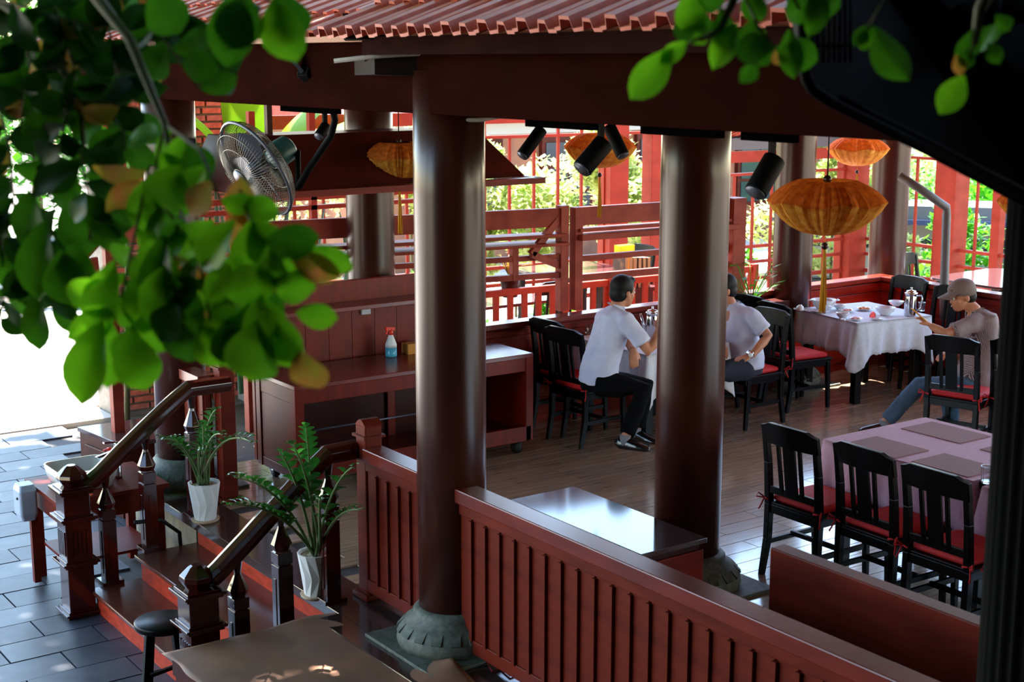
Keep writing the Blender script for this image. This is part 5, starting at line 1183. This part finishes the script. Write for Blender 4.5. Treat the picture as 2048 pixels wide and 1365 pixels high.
branch('slender twig of bright oval leaves hanging at the top right',
 [(1500,-120,2.3),(1480,-30,2.3),(1440,60,2.3),(1400,80,2.3)], [[(1480,-30,2.3),(1520,60,2.3),(1550,95,2.3),(1500,130,2.3)],[(1560,-60,2.3),(1600,20,2.3)],[(1440,60,2.3),(1380,85,2.3)]], 400, 2.3, 31, ['leaf b'],
 [(1375,82,2.3,142,.62,'leaf a'),(1345,95,2.3,128,1.15,'leaf a'),(1380,88,2.3,-25,.45,'leaf a'),(1378,-25,2.3,84,1.0,'leaf a'),(1440,10,2.3,85,.95,'leaf b'),(1475,45,2.3,120,.9,'leaf a'),(1508,36,2.3,95,.75,'leaf b'),(1530,60,2.3,115,.7,'leaf a'),(1578,58,2.3,85,.85,'leaf b'),(1545,95,2.3,135,.55,'leaf b'),(1515,122,2.3,125,.58,'leaf b'),(1550,100,2.3,70,.35,'leaf c'),(1590,-30,2.3,70,1.0,'leaf b'),(1640,-30,2.3,100,.9,'leaf b'),(1660,-20,2.3,80,.7,'leaf b'),(1490,-20,2.3,60,.8,'leaf b'),(1420,-40,2.3,80,.8,'leaf b')])
branch('sparse twigs of small leaves hanging in front of the black roof corner',
 [(2000,-60,2.2),(1960,20,2.2),(1950,90,2.2)], [[(1960,20,2.2),(1940,120,2.2)],[(1780,-20,2.2),(1735,60,2.2)]], 400, 2.2, 41, ['leaf b'],
 [(1735,50,2.2,120,.5,'leaf b'),(1725,60,2.2,80,.45,'leaf a'),(1955,50,2.2,105,.8,'leaf b'),(1935,95,2.2,100,.5,'leaf b'),(1912,108,2.2,75,.45,'leaf c'),(1930,150,2.2,125,.85,'leaf a'),(1975,85,2.2,60,.5,'leaf b'),(1990,30,2.2,40,.5,'leaf b')])
# yellow-lit tree behind the dark leaves
def tree(c, R, h, label, n, m, size, seed, trunk=.12):
    rn = random.Random(seed); t = thing('tree', label, 'tree', (c.x,c.y,-.5)); b = MB()
    blobs = [(c+Vector((rn.uniform(-1,1)*R,rn.uniform(-1,1)*R,rn.uniform(-.5,.6)*R)), rn.uniform(.35,.6)*R) for _ in range(16)]
    def fn(r):
        q, br = r.choice(blobs); d = Vector((r.gauss(0,1),r.gauss(0,1),r.gauss(0,1))).normalized(); return q+d*br*r.uniform(.6,1)
    leaves(b, n, fn, size, rn); b.build('foliage', m, t, kind='stuff', rec=False)
    MB().tube([(c.x,c.y,-.5),(c.x+.1,c.y,c.z*.6),(c.x,c.y,c.z)],[trunk,trunk*.7,trunk*.4],10).build('trunk','twig',t); return t
tree(atd(60,250,27.0), 2.6, 0, 'yellow-green leafy tree beyond the dark foreground leaves', 5200, 'leaf b', .26, 3)
tree(atd(225,300,13.6), .4, 0, 'small bright green tree hanging over the brick wall', 420, 'green leaf', .13, 8, .03)
tree(Vector((4.0,30,3.2)), 2.6, 0, 'yellow-lit tree at the far left behind the yard', 3500, 'leaf yellow', .14, 9)  # yellow light on the foliage is put into its leaf colour

# high unseen canopy spread above the frame to shade the near side
rn = random.Random(77); t = thing('shade_tree', 'tall shade tree beside the viewpoint whose branches overhang the view', 'tree', (-1.6,8.2,-.5))
MB().tube([(-1.6,8.2,-.5),(-1.5,8.0,2.5),(-1.2,7.4,5.0),(-.6,6.0,6.5)],[.2,.17,.14,.08],12).build('trunk','twig',t)
for e in ((3,4,6.8),(1,1,6.5),(2.5,7.5,7.2),(5,5,7.4),(1.2,-.5,5.6)): MB().tube([(-1.2,7.4,5.0),((e[0]-1.2)/2,(e[1]+7.4)/2,6.6),e],[.09,.06,.02],8).build('limb','twig',t)
b = MB()
leaves(b, 30000, lambda r: Vector((r.uniform(-4.5,6.5), r.uniform(-2,16.4), r.uniform(5.4,7.8))), .36, rn); b.build('foliage','leaf b',t,kind='stuff',rec=False)
